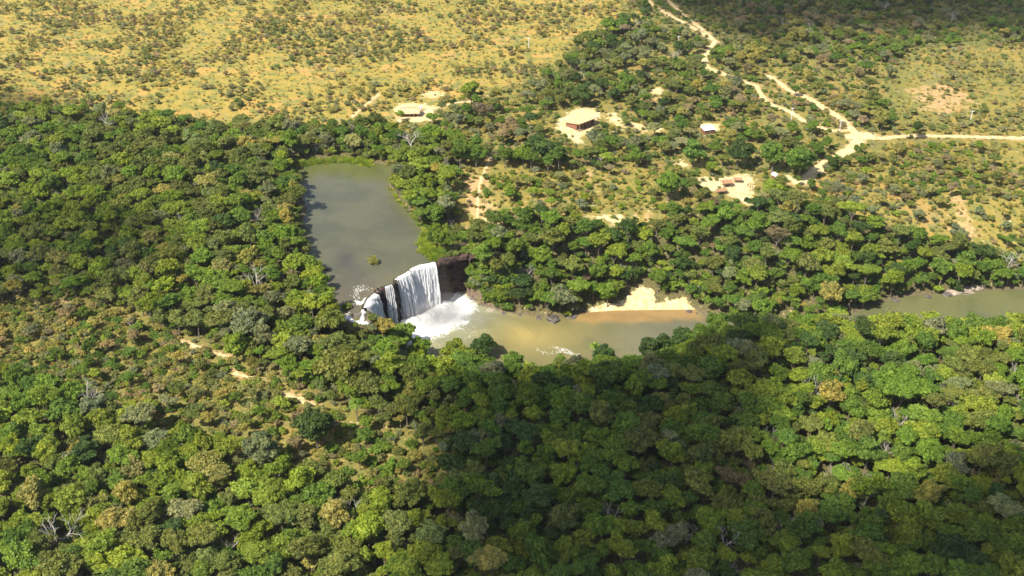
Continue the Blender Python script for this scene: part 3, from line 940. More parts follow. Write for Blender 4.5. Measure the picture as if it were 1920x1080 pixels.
def trunk_geo(seed, h, rad, limbs, spread, rel=0.5):
    """a tapered trunk with limbs reaching into the crown; unit space, base at z=0, height h"""
    r = random.Random(seed); mb = MB()
    bend = Vector((r.uniform(-.12, .12), r.uniform(-.12, .12), 0))
    fork = h * rel
    pts = [Vector((0, 0, -0.15)), Vector((0, 0, 0)) + bend * 0.2, bend * 0.6 + Vector((0, 0, fork * 0.6)), bend + Vector((0, 0, fork))]
    mb.tube(pts, [rad * 1.5, rad * 1.15, rad * 0.9, rad * 0.75], 6)
    for i in range(limbs):
        a = 2 * pi * i / limbs + r.uniform(-.5, .5)
        q = spread * r.uniform(0.55, 1.0)
        tip = bend + Vector((cos(a) * q, sin(a) * q, h * r.uniform(0.78, 0.98)))
        mid = (pts[-1] + tip) * 0.5 + Vector((cos(a), sin(a), -0.4)) * 0.08 * spread
        mb.tube([pts[-1] - Vector((0, 0, 0.02)), mid, tip], [rad * 0.55, rad * 0.38, rad * 0.12], 5)
        for s in (-1, 1):
            a2 = a + s * r.uniform(0.5, 1.0)
            t2 = mid + Vector((cos(a2) * q * 0.45, sin(a2) * q * 0.45, h * r.uniform(0.1, 0.25)))
            mb.tube([mid, t2], [rad * 0.28, rad * 0.08], 4)
    return mb

# crown radius = 1 in these meshes, the crown centre at z=0; trunks hang below
NVAR = 16
CROWN, TRUNK, COMBO = [], [], []
specs = []
for s in range(NVAR):
    if s in (2, 5, 9, 13):   # umbrella crowns
        lob = dome_lobes(50 + s, 14, 0.5, 0.78, (0.30, 0.52)); n, size, tilt = 5200, 0.072, 0.75
    elif s in (3, 10, 14):   # airy crown
        lob = dome_lobes(50 + s, 12, 0.9, 0.7, (0.25, 0.45)); n, size, tilt = 2600, 0.060, 0.95
    else:
        lob = dome_lobes(50 + s, 13 + s % 4, 0.9, 0.66, (0.30, 0.58)); n, size, tilt = 4600, 0.082, 0.75
    specs.append((lob, n, size, tilt))
    CROWN.append(leaves_mesh("crown", lob, n, size, 100 + s, tilt))
    tb = trunk_geo(s, 2.1, 0.06, 5, 0.55)
    tv = [(v[0], v[1], v[2] - 1.9) for v in tb.v]
    TRUNK.append(mesh_of("trunk", tv, tb.f, M_BARK))
    COMBO.append(leaves_mesh("mass_tree", lob, int(n * 0.75), size * 1.12, 300 + s, tilt, with_trunk=(tv, tb.f)))
BIG = leaves_mesh("crown", dome_lobes(77, 26, 0.5, 0.8, (0.22, 0.42)), 15000, 0.034, 177, 0.75)
SHRUB = []; SHRUB_STEM = []; SHRUB_COMBO = []
for s in range(5):
    lob = dome_lobes(80 + s, 6 + s % 3, 0.75, 0.62, (0.4, 0.7), 0.05)
    SHRUB.append(leaves_mesh("foliage", lob, 1100 if s != 3 else 550, 0.105, 200 + s, 0.6))
    tb = trunk_geo(40 + s, 0.95, 0.045, 4, 0.5, 0.25); tv = [(v[0], v[1], v[2] - 0.62) for v in tb.v]
    SHRUB_STEM.append(mesh_of("stem", tv, tb.f, M_BARK))
    SHRUB_COMBO.append(leaves_mesh("mass_shrub", lob, 850 if s != 3 else 450, 0.115, 230 + s, 0.6, with_trunk=(tv, tb.f)))

def dead_mesh(seed, lv=3):
    """bare branching tree: unit height, forks down to twigs"""
    r = random.Random(seed); mb = MB()
    def grow(p, d, L, rad, k):
        q = p + d * L * 0.5 + Vector((r.uniform(-1, 1), r.uniform(-1, 1), r.uniform(-.3, .6))) * L * 0.07
        e = q + (d + Vector((r.uniform(-1, 1), r.uniform(-1, 1), r.uniform(-.2, .5))) * 0.22).normalized() * L * 0.5
        mb.tube([p, q, e], [rad, rad * 0.82, rad * 0.62], 5 if k > 1 else 4)
        if k == 0: return
        n = 3 if k >= 2 else 3
        a0 = r.uniform(0, 6.3)
        for i in range(n):
            a = a0 + i * 2 * pi / n + r.uniform(-.4, .4)
            sp_ = r.uniform(0.45, 0.95)
            side = d.orthogonal().normalized(); side = (side * cos(a) + d.cross(side) * sin(a))
            nd_ = (d + side * sp_ + Vector((0, 0, 0.15))).normalized()
            grow(e if i < 2 else q, nd_, L * r.uniform(0.6, 0.82), rad * 0.56, k - 1)
    grow(Vector((0, 0, -0.04)), Vector((r.uniform(-.15, .15), r.uniform(-.15, .15), 1)).normalized(), 0.40, 0.033, lv)
    return mb
def split_dead(seed, lv=4):
    mb = dead_mesh(seed, lv)
    # first tube is the trunk
    nf0 = 2 * 5 + 2
    trunk = mesh_of("trunk", mb.v[:15], mb.f[:nf0], M_PALEBARK)
    off = 15
    br = mesh_of("branches", mb.v[off:], [tuple(i - off for i in f) for f in mb.f[nf0:]], M_PALEBARK)
    return trunk, br
DEAD = [split_dead(s) for s in (3, 5, 8)]

BARE_VAR = []
for sd_ in (21, 22):
    mb_ = dead_mesh(sd_, 4)
    me_ = mesh_of("mass_bare_tree", [(v[0] * 2.6, v[1] * 2.6, v[2] * 2.5 - 1.75) for v in mb_.v], mb_.f, M_PALEBARK)
    BARE_VAR.append(me_)

def palm_fronds(seed):
    r = random.Random(seed); V = []; F = []; LV = []
    nf = 17
    for i in range(nf):
        a = 2.4 * i + r.uniform(-.2, .2)
        el = r.uniform(0.15, 1.35) * (1 - 0.35 * (i / nf)) + 0.1
        L = r.uniform(0.85, 1.1)
        prev = None
        for k in range(9):
            t = k / 8
            dx = L * t * cos(el); dz = L * t * sin(el) - 0.75 * L * t * t
            p = Vector((cos(a) * dx, sin(a) * dx, dz))
            if prev is not None:
                dr = (p - prev).normalized(); sd = dr.cross(Vector((0, 0, 1))).normalized()
                for s in (-1, 1):
                    for u in (0, 0.5):
                        b = prev.lerp(p, u)
                        lw = 0.30 * sin(pi * min(0.98, max(0.08, (k - 1 + u) / 8 + 0.12)))
                        tip = b + sd * s * lw * 0.85 + dr * lw * 0.55 + Vector((0, 0, -lw * 0.35))
                        n = len(V)
                        V += [tuple(b), tuple(b + dr * 0.045), tuple(tip + dr * 0.012), tuple(tip)]
                        F.append((n, n + 1, n + 2, n + 3)); LV += [r.random()] * 4
            prev = p
    me = bpy.data.meshes.new("fronds"); me.from_pydata(V, [], F); me.materials.append(M_LEAF)
    at = me.attributes.new('lv', 'FLOAT', 'POINT'); at.data.foreach_set('value', LV); me.update()
    return me
PALM = palm_fronds(2)
def palm_trunk():
    mb = MB(); mb.tube([(0, 0, -2.3), (0.03, 0.02, -1.2), (0, 0, 0)], [0.06, 0.045, 0.04], 7); return mb.mesh("trunk", M_BARK)
PALM_TRUNK = palm_trunk()

# tints (albedo)
G_MID = (0.098, 0.165, 0.026); G_DARK = (0.056, 0.098, 0.024); G_LIME = (0.190, 0.245, 0.030); G_OLIVE = (0.140, 0.165, 0.040)
G_GREY = (0.175, 0.195, 0.100); G_YEL = (0.260, 0.240, 0.065); G_BROWN = (0.180, 0.150, 0.085); G_BRIGHT = (0.130, 0.200, 0.026); G_SILVER = (0.24, 0.24, 0.18)
S_GREY = (0.235, 0.235, 0.110); S_OLIVE = (0.230, 0.230, 0.075); S_YEL = (0.330, 0.290, 0.090); S_BROWN = (0.250, 0.200, 0.110); S_GREEN = (0.150, 0.185, 0.055)
TINTN = {G_MID: 'mid green', G_DARK: 'dark green', G_LIME: 'lime green', G_OLIVE: 'olive', G_GREY: 'grey-green', G_YEL: 'yellowish', G_BROWN: 'brownish', G_BRIGHT: 'bright green', G_SILVER: 'silvery', S_GREY: 'grey-green', S_OLIVE: 'olive', S_YEL: 'straw-yellow', S_BROWN: 'brownish', S_GREEN: 'mid green'}
PAL = {
    'forest': [(G_MID, 30), (G_DARK, 15), (G_LIME, 11), (G_OLIVE, 14), (G_GREY, 10), (G_BRIGHT, 28), (G_YEL, 1), (G_BROWN, 1)],
    'left': [(G_OLIVE, 26), (G_GREY, 10), (G_BRIGHT, 28), (G_MID, 12), (G_LIME, 20), (G_YEL, 6), (G_DARK, 3), (S_GREEN, 8), (S_OLIVE, 6)],
    'rside': [(G_MID, 18), (G_DARK, 6), (G_LIME, 26), (G_OLIVE, 14), (G_GREY, 8), (G_BRIGHT, 30), (G_YEL, 4)],
    'scrub': [(G_OLIVE, 24), (G_GREY, 14), (G_MID, 8), (G_YEL, 26), (S_BROWN, 9), (G_BRIGHT, 8), (G_LIME, 12), (S_OLIVE, 22), (S_YEL, 10)],
    'village': [(G_GREY, 26), (G_MID, 24), (G_DARK, 5), (G_OLIVE, 24), (G_BRIGHT, 12), (G_YEL, 8), (S_BROWN, 4), (S_GREY, 10)],
    'sav': [(S_GREY, 34), (S_OLIVE, 26), (S_YEL, 16), (S_BROWN, 10), (S_GREEN, 14)],
}
def choose(pal):
    t = R.random() * sum(w for _, w in pal)
    for c, w in pal:
        t -= w
        if t <= 0: return c
    return pal[-1][0]

# ------------------------------------------------------------------ candidate sites
FEATURES = [  # px, py (crown centre), crown radius m, tint, variant, label, squash
    (1690, 722, 9.2, G_BRIGHT, 2, "widest flat-topped bright green tree in the sunny canopy at right", 1.0),
    (745, 628, 6.6, G_BRIGHT, 0, "bright leafy tree directly in front of the waterfall's foot", 1.0),
    (700, 648, 4.6, G_MID, 1, "mid green tree left of the one in front of the waterfall's foot", 1.0),
    (785, 650, 4.6, G_BRIGHT, 4, "green tree right of the one in front of the waterfall's foot", 1.0),
    (590, 800, 6.0, G_DARK, 0, "dark round tree standing alone below the end of the footpath", 1.1),
    (370, 428, 4.8, G_LIME, 5, "lime domed tree in the forest left of the pool", 1.0),
    (400, 525, 5.2, G_BRIGHT, 2, "spreading bright green tree left of the rapids", 1.0),
    (650, 576, 2.2, G_LIME, 6, "small lime bush beside the rapids", 1.0),
    (855, 660, 5.6, G_LIME, 1, "lime tree on the near bank below the river splash", 1.0),
    (905, 648, 4.8, G_DARK, 0, "dark tree on the near bank right of the lime tree", 1.0),
    (1135, 672, 5.2, G_DARK, 4, "dark tree rising into the river view at the near bank", 1.1),
    (1220, 662, 5.4, G_DARK, 6, "dark rounded tree at the near bank left of the lone bank tree", 1.1),
    (1283, 632, 4.2, G_DARK, 7, "lone dark bank tree standing out against the river", 1.0),
    (1330, 655, 6.5, G_OLIVE, 1, "olive tree on the near bank right of the lone bank tree", 1.0),
    (1345, 610, 5.5, G_MID, 4, "mid green tree at the bend hiding the river", 1.0),
    (470, 605, 6.0, G_GREY, 7, "grey-green tree on the shady edge above the footpath", 1.0),
    (560, 610, 6.5, G_BRIGHT, 5, "broad bright tree between footpath and rapids", 1.0),
    (640, 690, 8.0, G_OLIVE, 0, "broad olive tree below the rapids", 0.95),
    (490, 845, 6.0, G_GREY, 4, "pale grey-green tree in the lower left forest", 1.0),
    (1160, 690, 4.5, G_DARK, 0, "dark tree behind the shaded near bank", 1.0),
    (1010, 275, 7.0, G_DARK, 1, "largest dark tree left of the big thatched house", 0.9),
    (1255, 345, 6.0, G_BRIGHT, 4, "bright green tree left of the sandy yard with people", 1.1),
    (1500, 300, 7.5, G_MID, 0, "large tree shading the road below the junction", 1.0),
    (1450, 290, 6.5, G_MID, 4, "large tree left of the one shading the road", 1.0),
    (1385, 285, 6.0, G_DARK, 1, "dark tree above the sandy yard with people", 1.0),
    (1300, 285, 5.6, G_MID, 6, "green tree below the white-roofed shed", 1.0),
    (1445, 352, 4.2, G_LIME, 5, "lime bush at the right side of the sandy yard", 1.0),
    (1335, 382, 3.6, G_BROWN, 3, "brown-grey leafless-looking bush at the foot of the sandy yard", 1.0),
    (905, 205, 5.5, G_BROWN, 3, "brownish tree in the scrub right of the hut clearing", 0.9),
    (1090, 215 - 38, 5.0, G_DARK, 6, "dark tree behind the big thatched house", 1.0),
    (1150, 158, 2.6, G_LIME, 1, "small lime tree in the scrub above the thatched house", 1.0),
    (830, 450, 4.4, G_BRIGHT, 4, "bright tree on the right lip bank above the cliff", 1.0),
    (815, 402, 5.0, G_MID, 0, "green tree on the right bank of the pool", 1.0),
    (1050, 555, 5.0, G_GREY, 7, "pale grey-green tree on the far bank left of the beach", 1.0),
    (1140, 548, 4.5, G_BRIGHT, 4, "bright tree at the left end of the beach", 1.0),
    (886, 508, 3.6, G_MID, 4, "mid green tree hugging the right side of the cliff", 1.0),
    (868, 508, 2.6, G_DARK, 6, "small dark tree in front of the cliff's shaded corner", 1.0),
    (893, 532, 3.4, G_GREY, 1, "grey-green tree at the water below the cliff's right side", 1.0),
    (905, 482, 4.0, G_BRIGHT, 6, "bright tree above the right end of the cliff", 1.0),
    (858, 466, 3.4, G_OLIVE, 7, "olive tree on top of the cliff right of the falls", 1.0),
    (700, 489, 2.3, G_YEL, 0, "yellow-green bush growing on a rock in the pool", 1.3),
]
zone_polys = [('sav', SAV), ('sav2', RFIELD), ('rscrub', RSCRUB), ('mscrub', MSCRUB), ('topr', TOPR), ('vill', VILL), ('lscrub', LSCRUB)]

def crown_px(x, y, z, hc):
    return project(x, y, z + hc)

N = 95000
cx = NR.uniform(-420, 420, N)
cy = 185 + (760 - 185) * NR.rand(N) ** 1.15
keep = np.abs(cx) < (cy * cos(TILT) + CAM_H * sin(TILT)) * (960 / FPX) * 1.12 + 8
cx, cy = cx[keep], cy[keep]
cz = height(cx, cy)
u = NR.rand(len(cx))
# first a rough size to know the zone seen at crown height
ppx, ppy, ps = project(cx, cy, cz + 4.0)
zone = np.full(len(cx), 0)
for i, (nm, poly) in enumerate(zone_polys):
    zone = np.where((zone == 0) & inside(ppx, ppy, poly), i + 1, zone)
ZN = ['forest'] + [n for n, _ in zone_polys]
rmin = np.array([1.4, 0.55, 0.7, 0.9, 0.8, 1.2, 1.3, 1.1]); rmax = np.array([4.5, 2.3, 2.4, 2.6, 2.7, 3.2, 3.5, 2.6])
accept = np.array([1.0, 0.42, 0.34, 1.0, 1.0, 1.0, 1.0, 1.0])
rr_ = rmin[zone] + (rmax[zone] - rmin[zone]) * u ** 2.3
clump = fbm(cx, cy, 22, 3, 77)
clump2 = fbm(cx, cy, 45, 2, 31)
acc = accept[zone] * np.where((zone == 0) | (zone == 7), 1.0, np.clip(np.where(zone == 4, 0.4, np.where(zone == 1, 0.03, 0.12)) + 2.4 * sstep(0.42, 0.66, clump), 0, 2.2))
# near trees are larger as seen in the photo
rr_ = np.where((zone == 0) & (ppy > 600), rr_ * 1.03, rr_)
okm = NR.rand(len(cx)) < acc
hc = np.where(zone == 0, rr_ * 1.05 + 2.6, np.where(rr_ > 2.3, rr_ * 1.5, rr_ * 0.62))
px, py, sc = project(cx, cy, cz + hc)
# stay out of water, sand, road: by where the tree stands and by what it would cover
sl = sdf(cx, cy, LAKEW); sg = sdf(cx, cy, GORGEW)
okm &= (sl > 0.5) & (sg > 0.3)
for p in SANDW: okm &= sdf(cx, cy, p) > rr_ * 0.55
okm &= sdf(cx, cy, BEACHW) > 0.5
for p, w in ROADW: okm &= (seg_dist(cx, cy, p) > w + rr_ * 0.5)
for p in SOILW: okm &= (sdf(cx, cy, p) > -1) | (NR.rand(len(cx)) < 0.4)
rp = rr_ * sc
HOUSE_CLEAR = [[(1046, 202), (1130, 202), (1135, 225), (1060, 258), (1044, 246)], [(738, 192), (815, 192), (818, 232), (740, 232)], [(1310, 228), (1352, 230), (1352, 256), (1312, 256)], [(1336, 330), (1420, 328), (1418, 368), (1340, 366)]]
vis = [(LAKE_VIS, 1.0), (RIVER_VIS, 1.0), (BEACH_VIS, 1.0), (CLIFF_VIS, 1.0)] + [(p, 0.92) for p in HOUSE_CLEAR] + [(p, 0.85) for p in SAND]
for poly, prob in vis:
    hit = np.zeros(len(cx), bool)
    for k in range(8):
        a = k * pi / 4
        hit |= inside(px + rp * 0.8 * cos(a), py + rp * 0.68 * sin(a), poly)
    hit |= inside(px, py, poly)
    okm &= ~(hit & (NR.rand(len(cx)) < prob))
for k_, (p, w) in enumerate(ROADS):
    wide = k_ in (0, 1, 2, 3, 5, 6, 7)
    if k_ == 6: okm &= ~(seg_dist(px, py + rp * 0.15, p) < rp * 1.05 + 2)
    okm &= ~((seg_dist(px, py, p) < (rp * 0.85 + 1 if wide else rp * 0.6)) & (NR.rand(len(cx)) < (0.9 if wide else 0.72)))

sites = []   # dict list
cell = {}
CS = 6.0
def near_ok(x, y, r, k, f):
    i, j = int(math.floor(x / CS)), int(math.floor(y / CS))
    for a in (i - 2, i - 1, i, i + 1, i + 2):
        for b in (j - 2, j - 1, j, j + 1, j + 2):
            for (qx, qy, qr) in cell.get((a, b), ()):
                dd = (qx - x) ** 2 + (qy - y) ** 2
                if dd < ((qr + r) * f) ** 2: return False
    return True
def put(x, y, r): cell.setdefault((int(math.floor(x / CS)), int(math.floor(y / CS))), []).append((x, y, r))

for (fx, fy, fr, tint, var, lab, sq) in FEATURES:
    small = fr < 2.6
    h = fr * 0.65 if small else fr * 0.8 + 3.0
    x, y, z = ground_at(fx, fy, h)
    if lab.startswith("yellow-green bush growing on a rock"):
        x, y = P(fx, fy, ZL + 1.0); z = ZL; h = 0.9
    put(x, y, fr)
    sites.append(dict(x=x, y=y, z=z, r=fr, h=h, tint=tint, var=var, lab=lab, zone='feature', sq=sq, shrub=small))

# bare grey trees the photo picks out: (px,py of crown, height m, mesh, label)
DEADS = [
    (110, 985, 14.5, 0, "large grey leafless tree in the bottom left corner"), (436, 1018, 7.5, 1, "small grey leafless tree near the bottom left of the photo"),
    (990, 508, 8.5, 2, "white forked dead trunk among the trees right of the waterfall"), (832, 305, 7.5, 0, "grey leafless tree at the far right end of the pool"),
    (346, 248, 8.0, 1, "whitish bare tree at the edge of golden grass and forest"), (1150, 962, 9.5, 2, "bare forked tree in the shaded forest at bottom centre"),
    (1360, 1012, 10.5, 0, "pale bare tree in the shaded forest right of bottom centre"), (1292, 1000, 8.0, 1, "thin grey leafless tree left of the pale bare tree at the bottom"),
    (1475, 985, 8.5, 2, "grey leafless tree in shade below the sunny canopy"), (1795, 615, 8.0, 1, "whitish bare tree on the sunny bank below the right river"),
    (1668, 845, 8.0, 2, "bare pale tree beside the dark tree in the sunny canopy"), (1790, 760, 9.0, 0, "pale twiggy tree at the right of the sunny canopy"),
    (1085, 880, 8.0, 1, "thin bare tree in the centre of the shaded forest"), (300, 815, 6.5, 1, "small grey leafless tree in the lower left forest"),
    (655, 950, 8.0, 1, "pale bare tree left of the shaded forest at the bottom"), (1500, 845, 7.5, 0, "small bare tree among bushes in the middle of the sunny canopy"),
    (1900, 690, 8.5, 2, "bare tree at the right edge below the river"), (1620, 900, 7.5, 1, "small grey bare tree below the sunny canopy"), (215, 555, 5, 1, "small bare shrub-like tree near the sandy patch at left"),
    (590, 275, 6.5, 2, "bare twiggy tree behind the far bank of the pool"), (1400, 490, 6.5, 0, "pale bare tree in the forest above the beach"), (1555, 890, 8, 2, "bare tree between the sunny and the shaded canopy"),
    (700, 720, 6.5, 0, "grey bare tree behind the pale rock below the waterfall"), (790, 800, 7.5, 1, "silvery bare tree at the right end of the lower left clearing"),
]
PALMS = [(1450, 722, 4.2, "palm with arching fronds at the left edge of the sunny canopy"), (1592, 742, 4.2, "palm left of the widest flat-topped tree"), (1115, 648, 3.2, "dark palm at the shaded near bank of the river"),
         (1398, 745, 3.8, "palm in half shade at the edge of the sunny canopy"), (668, 760, 3.6, "drooping palm below the broad olive tree"), (1532, 690, 3.6, "palm among lime trees in the sunny canopy"), (1655, 820, 3.6, "palm left of the bare pale tree in the sunny canopy")]
for (fx, fy, h, k, lab) in DEADS:
    x, y, z = ground_at(fx, fy, h * 0.62); put(x, y, h * 0.34)
for (fx, fy, r, lab) in PALMS:
    x, y, z = ground_at(fx, fy, r * 1.7); put(x, y, r * 0.75)

def pal_for(zn, px_, py_):
    if zn == 'forest':
        return PAL['rside'] if (px_ > 1380 and py_ > 560) else (PAL['left'] if px_ < 840 else PAL['forest'])
    if zn in ('sav', 'sav2'): return PAL['sav']
    if zn in ('rscrub', 'mscrub', 'lscrub'): return PAL['scrub']
    return PAL['village']
ids = np.nonzero(okm)[0]
order = ids[np.argsort(-rr_[ids] + NR.rand(len(ids)) * 2.6)]
for i in order:
    zn = ZN[zone[i]]; r = float(rr_[i])
    f = 0.56 if zn == 'forest' else (0.60 if zn in ('lscrub', 'topr', 'vill', 'rscrub') else 0.74)
    if not near_ok(cx[i], cy[i], r, zone[i], f): continue
    put(cx[i], cy[i], r)
    pal = pal_for(zn, px[i], py[i])
    # drifts of like trees
    bare = R.random() < (0.020 if zn == 'forest' else 0.010) and r > 1.8
    tint = choose(pal) if R.random() < 0.6 else (pal[int(clump2[i] * 9) % len(pal)][0] if zn != 'forest' else ([G_MID, G_BRIGHT, G_OLIVE, G_LIME, G_LIME, G_OLIVE, G_BRIGHT, G_MID, S_GREEN] if px[i] < 840 else [G_MID, G_BRIGHT, G_OLIVE, G_MID, G_LIME, G_DARK, G_BRIGHT, G_MID, G_BRIGHT])[int(clump2[i] * 9) % 9])
    sites.append(dict(x=float(cx[i]), y=float(cy[i]), z=float(cz[i]), r=r, h=float(hc[i]) * R.uniform(0.80, 1.28), tint=tint, var=(NVAR + R.randrange(2)) if bare else R.randrange(NVAR), bare=bare, lab=None, zone=zn, sq=R.uniform(0.75, 1.2), st=R.uniform(0.78, 1.25), shrub=(zn != 'forest' and r < 2.4 and not bare)))
print("sites", len(sites))

# understorey bushes in the gaps of the forest and waist-high scrub
N2 = 46000
ux = NR.uniform(-420, 420, N2); uy = 185 + 560 * NR.rand(N2) ** 1.1
kp = np.abs(ux) < (uy * cos(TILT) + CAM_H * sin(TILT)) * (960 / FPX) * 1.08 + 5
ux, uy = ux[kp], uy[kp]
uz = height(ux, uy)
upx, upy, us = project(ux, uy, uz + 1.0)
uzone = np.zeros(len(ux), int)
for i, (nm, poly) in enumerate(zone_polys): uzone = np.where((uzone == 0) & inside(upx, upy, poly), i + 1, uzone)
ur = NR.uniform(0.7, 1.7, len(ux)) * np.array([1.55, 0.42, 0.5, 0.65, 0.7, 0.85, 0.8, 1.15])[uzone]
uok = NR.rand(len(ux)) < np.array([0.9, 0.35, 0.5, 0.95, 0.8, 1, 0.95, 1])[uzone]
uok &= (sdf(ux, uy, LAKEW) > 0.3) & (sdf(ux, uy, GORGEW) > -0.2) & (sdf(ux, uy, BEACHW) > -0.3)
for p in SANDW: uok &= (sdf(ux, uy, p) > 0.2) | ((sdf(ux, uy, p) > -4) & (NR.rand(len(ux)) < 0.2))
for p, w in ROADW: uok &= seg_dist(ux, uy, p) > w + 0.4
for p in SOILW: uok &= (sdf(ux, uy, p) > 0) | (NR.rand(len(ux)) < 0.35)
_rd = ROADS[6][0]
uok &= ~((seg_dist(upx, upy, _rd) < 5) & (upy > 258))
for poly, prob in vis[:4]:
    uok &= ~(inside(upx, upy - 3, poly) | inside(upx, upy, poly))
under = []
for i in np.nonzero(uok)[0]:
    zn = ZN[uzone[i]]
    under.append(dict(x=float(ux[i]), y=float(uy[i]), z=float(uz[i]), r=float(ur[i]), h=float(ur[i]) * 0.55 + (R.uniform(0, 2.4) if zn == 'forest' else 0), tint=choose(pal_for(zn, upx[i], upy[i])), var=R.randrange(5), sq=R.uniform(0.8, 1.2), zone=zn))
print("under", len(under))

for k in range(150):
    bx_ = R.uniform(868, 960); t_ = R.random()
    by_ = 492 + (bx_ - 868) * 0.1 + t_ * (70 + (bx_ - 868) * 0.15)
    if inside(np.array([bx_]), np.array([by_ + 6]), LAKE_VIS)[0]: continue
    r_ = R.uniform(1.0, 2.4)
    x, y, z = ground_at(bx_, by_, r_ * .6)
    if sdf(np.array([x]), np.array([y]), GORGEW)[0] < 0.2: continue
    under.append(dict(x=x, y=y, z=z, r=r_, h=r_ * 0.6, tint=choose(PAL['forest']), var=R.randrange(5), sq=R.uniform(0.9, 1.3), zone='forest'))

for k in range(70):
    bx_ = R.uniform(838, 892); by_ = 479 - (bx_ - 838) * 0.17 + R.uniform(-9, 3)
    r_ = R.uniform(0.6, 1.3)
    x, y = P(bx_, by_, 0.4); z = max(0.3, height1(x, y))
    under.append(dict(x=x, y=y, z=z, r=r_, h=r_ * 0.5, tint=choose(PAL['left']), var=R.randrange(5), sq=R.uniform(0.9, 1.3), zone='forest'))

def jitter(c, a=0.18):
    g = R.uniform(1 - a, 1 + a)
    return (c[0] * g * R.uniform(0.92, 1.08), c[1] * g, c[2] * g * R.uniform(0.85, 1.15))

# ------------------------------------------------------------------ single trees and shrubs (those that show largest)
LANDMARKS = []
for (fx, fy, h, k, lab) in DEADS:
    LANDMARKS.append((fx, fy, lab))
def near_size(s):
    p_x, p_y, q = project(s['x'], s['y'], s['z'] + s['h'])
    s['px'], s['py'] = float(p_x), float(p_y)
    s['size'] = s['r'] * float(q)
    s['inview'] = -10 < s['px'] < 1930 and -10 < s['py'] < 1090
for s in sites: near_size(s)
trees = sorted([s for s in sites if not s['shrub'] and s['inview'] and not s['lab']], key=lambda s: -s['size'])
shrubs = sorted([s for s in sites if s['shrub'] and s['inview'] and not s['lab']], key=lambda s: -s['size'])
feat_t = [s for s in sites if s['lab']]
n_single = 300 - len([s for s in feat_t if not s['shrub']])
single_t = trees[:n_single]
single_s = shrubs[:297]
for s in single_t + single_s: s['single'] = True
for s in feat_t: s['single'] = True

LM = [(110, 985, "big bare tree, bottom left"), (590, 800, "dark round tree below the footpath"), (490, 850, "pale grey-green tree, lower left"), (560, 757, "lower piece of footpath"),
      (745, 628, "tree at the waterfall's foot"), (470, 605, "grey-green tree above the footpath"), (640, 690, "broad olive tree below rapids"), (790, 800, "silvery bare tree"),
      (655, 950, "pale bare tree near bottom centre"), (1150, 962, "bare forked tree at bottom centre"), (1085, 880, "thin bare tree in the shade"), (1360, 1012, "pale bare tree in the bottom shade"),
      (1475, 985, "grey bare tree below sunny canopy"), (1690, 722, "widest flat-topped tree"), (1450, 722, "palm left of sunny canopy"), (1790, 760, "pale twiggy tree at right"),
      (1668, 845, "bare tree in sunny canopy"), (1795, 615, "whitish bare tree by the right river"), (1900, 690, "bare tree at the right edge"), (1283, 632, "lone dark bank tree"),
      (905, 648, "dark tree beside lime bank tree"), (1135, 672, "dark tree before the river"), (1500, 845, "small bare tree mid sunny canopy"), (300, 815, "small bare tree, lower left"),
      (436, 1018, "small bare tree, bottom left"), (1400, 490, "pale bare tree above the beach"), (990, 508, "white forked dead trunk"), (1300, 565, "right end of the beach"), (370, 428, "lime domed tree left of the pool"),
      (400, 525, "spreading tree left of the rapids"), (1050, 555, "pale tree left of the beach"), (1800, 545, "pale rock slab"), (30, 700, "left edge of the photo"), (1880, 960, "bottom right corner"), (830, 1040, "bottom edge left of centre"),
      (1700, 950, "darker canopy near bottom right"), (1000, 760, "middle of the shaded forest"), (200, 560, "sandy patch at far left"), (1240, 820, "right half of the shaded forest")]
LMS = [(110, 160, "dark shaded corner at far left"), (346, 248, "whitish bare tree at the forest edge"), (775, 205, "small hut clearing"), (1090, 228, "big thatched house"), (1330, 240, "white-roofed shed"),
       (1360, 350, "sandy yard with people"), (1605, 262, "sandy road junction"), (1760, 180, "sandy orange field"), (1325, 115, "bend of the upper road"), (900, 350, "red bare slope with footpath"),
       (1115, 345, "reddish patch in the scrub"), (550, 750, "lower piece of footpath"), (380, 660, "upper piece of footpath"), (130, 570, "sandy patch at far left"), (1820, 400, "orange ground at right edge"),
       (1600, 350, "road below the junction"), (1200, 20, "wheel tracks at the top edge"), (700, 60, "golden grass at top centre"), (200, 60, "orange ground at top left"), (450, 100, "middle of the golden grass"), (1000, 90, "right end of the golden grass"),
       (1500, 50, "shaded scrub at the top"), (1850, 60, "top right corner"), (760, 830, "sandy spot right of the lower clearing")]
ORD = ["nearest", "second nearest", "third nearest", "fourth nearest", "fifth nearest", "sixth nearest", "seventh nearest", "eighth nearest", "ninth nearest", "tenth nearest", "eleventh nearest", "twelfth nearest"]
DIRN = ["to the right of", "below right of", "below", "below left of", "to the left of", "above left of", "above", "above right of"]
def label_all(lst, lms, noun):
    groups = {}
    for s in lst:
        d, k = min(((s['px'] - a) ** 2 + (s['py'] - b) ** 2, i) for i, (a, b, _) in enumerate(lms))
        a, b, nm = lms[k]
        o = int(round(atan2(s['py'] - b, s['px'] - a) / (pi / 4))) % 8
        shape = noun(s)
        groups.setdefault(('grey leafless' if s.get('bare') else TINTN[s['tint']], shape, k, o), []).append((d, s))
    for (tn, shape, k, o), m in groups.items():
        m.sort(key=lambda t: t[0])
        for i, (d, s) in enumerate(m):
            s['lab'] = f"{tn} {shape} " + ("" if len(m) == 1 else ORD[i] + " ") + f"{DIRN[o]} {lms[k][2]}"
def tree_noun(s):
    v = s['var']
    if s.get('bare'): return 'tree'
    if v in (2, 5, 9, 13): return 'umbrella tree'
    if v in (3, 10, 14): return 'airy tree'
    return 'domed tree'
label_all(single_t, LM, tree_noun)
label_all(single_s, LMS, lambda s: 'airy shrub' if s['var'] % 5 == 3 else 'shrub')

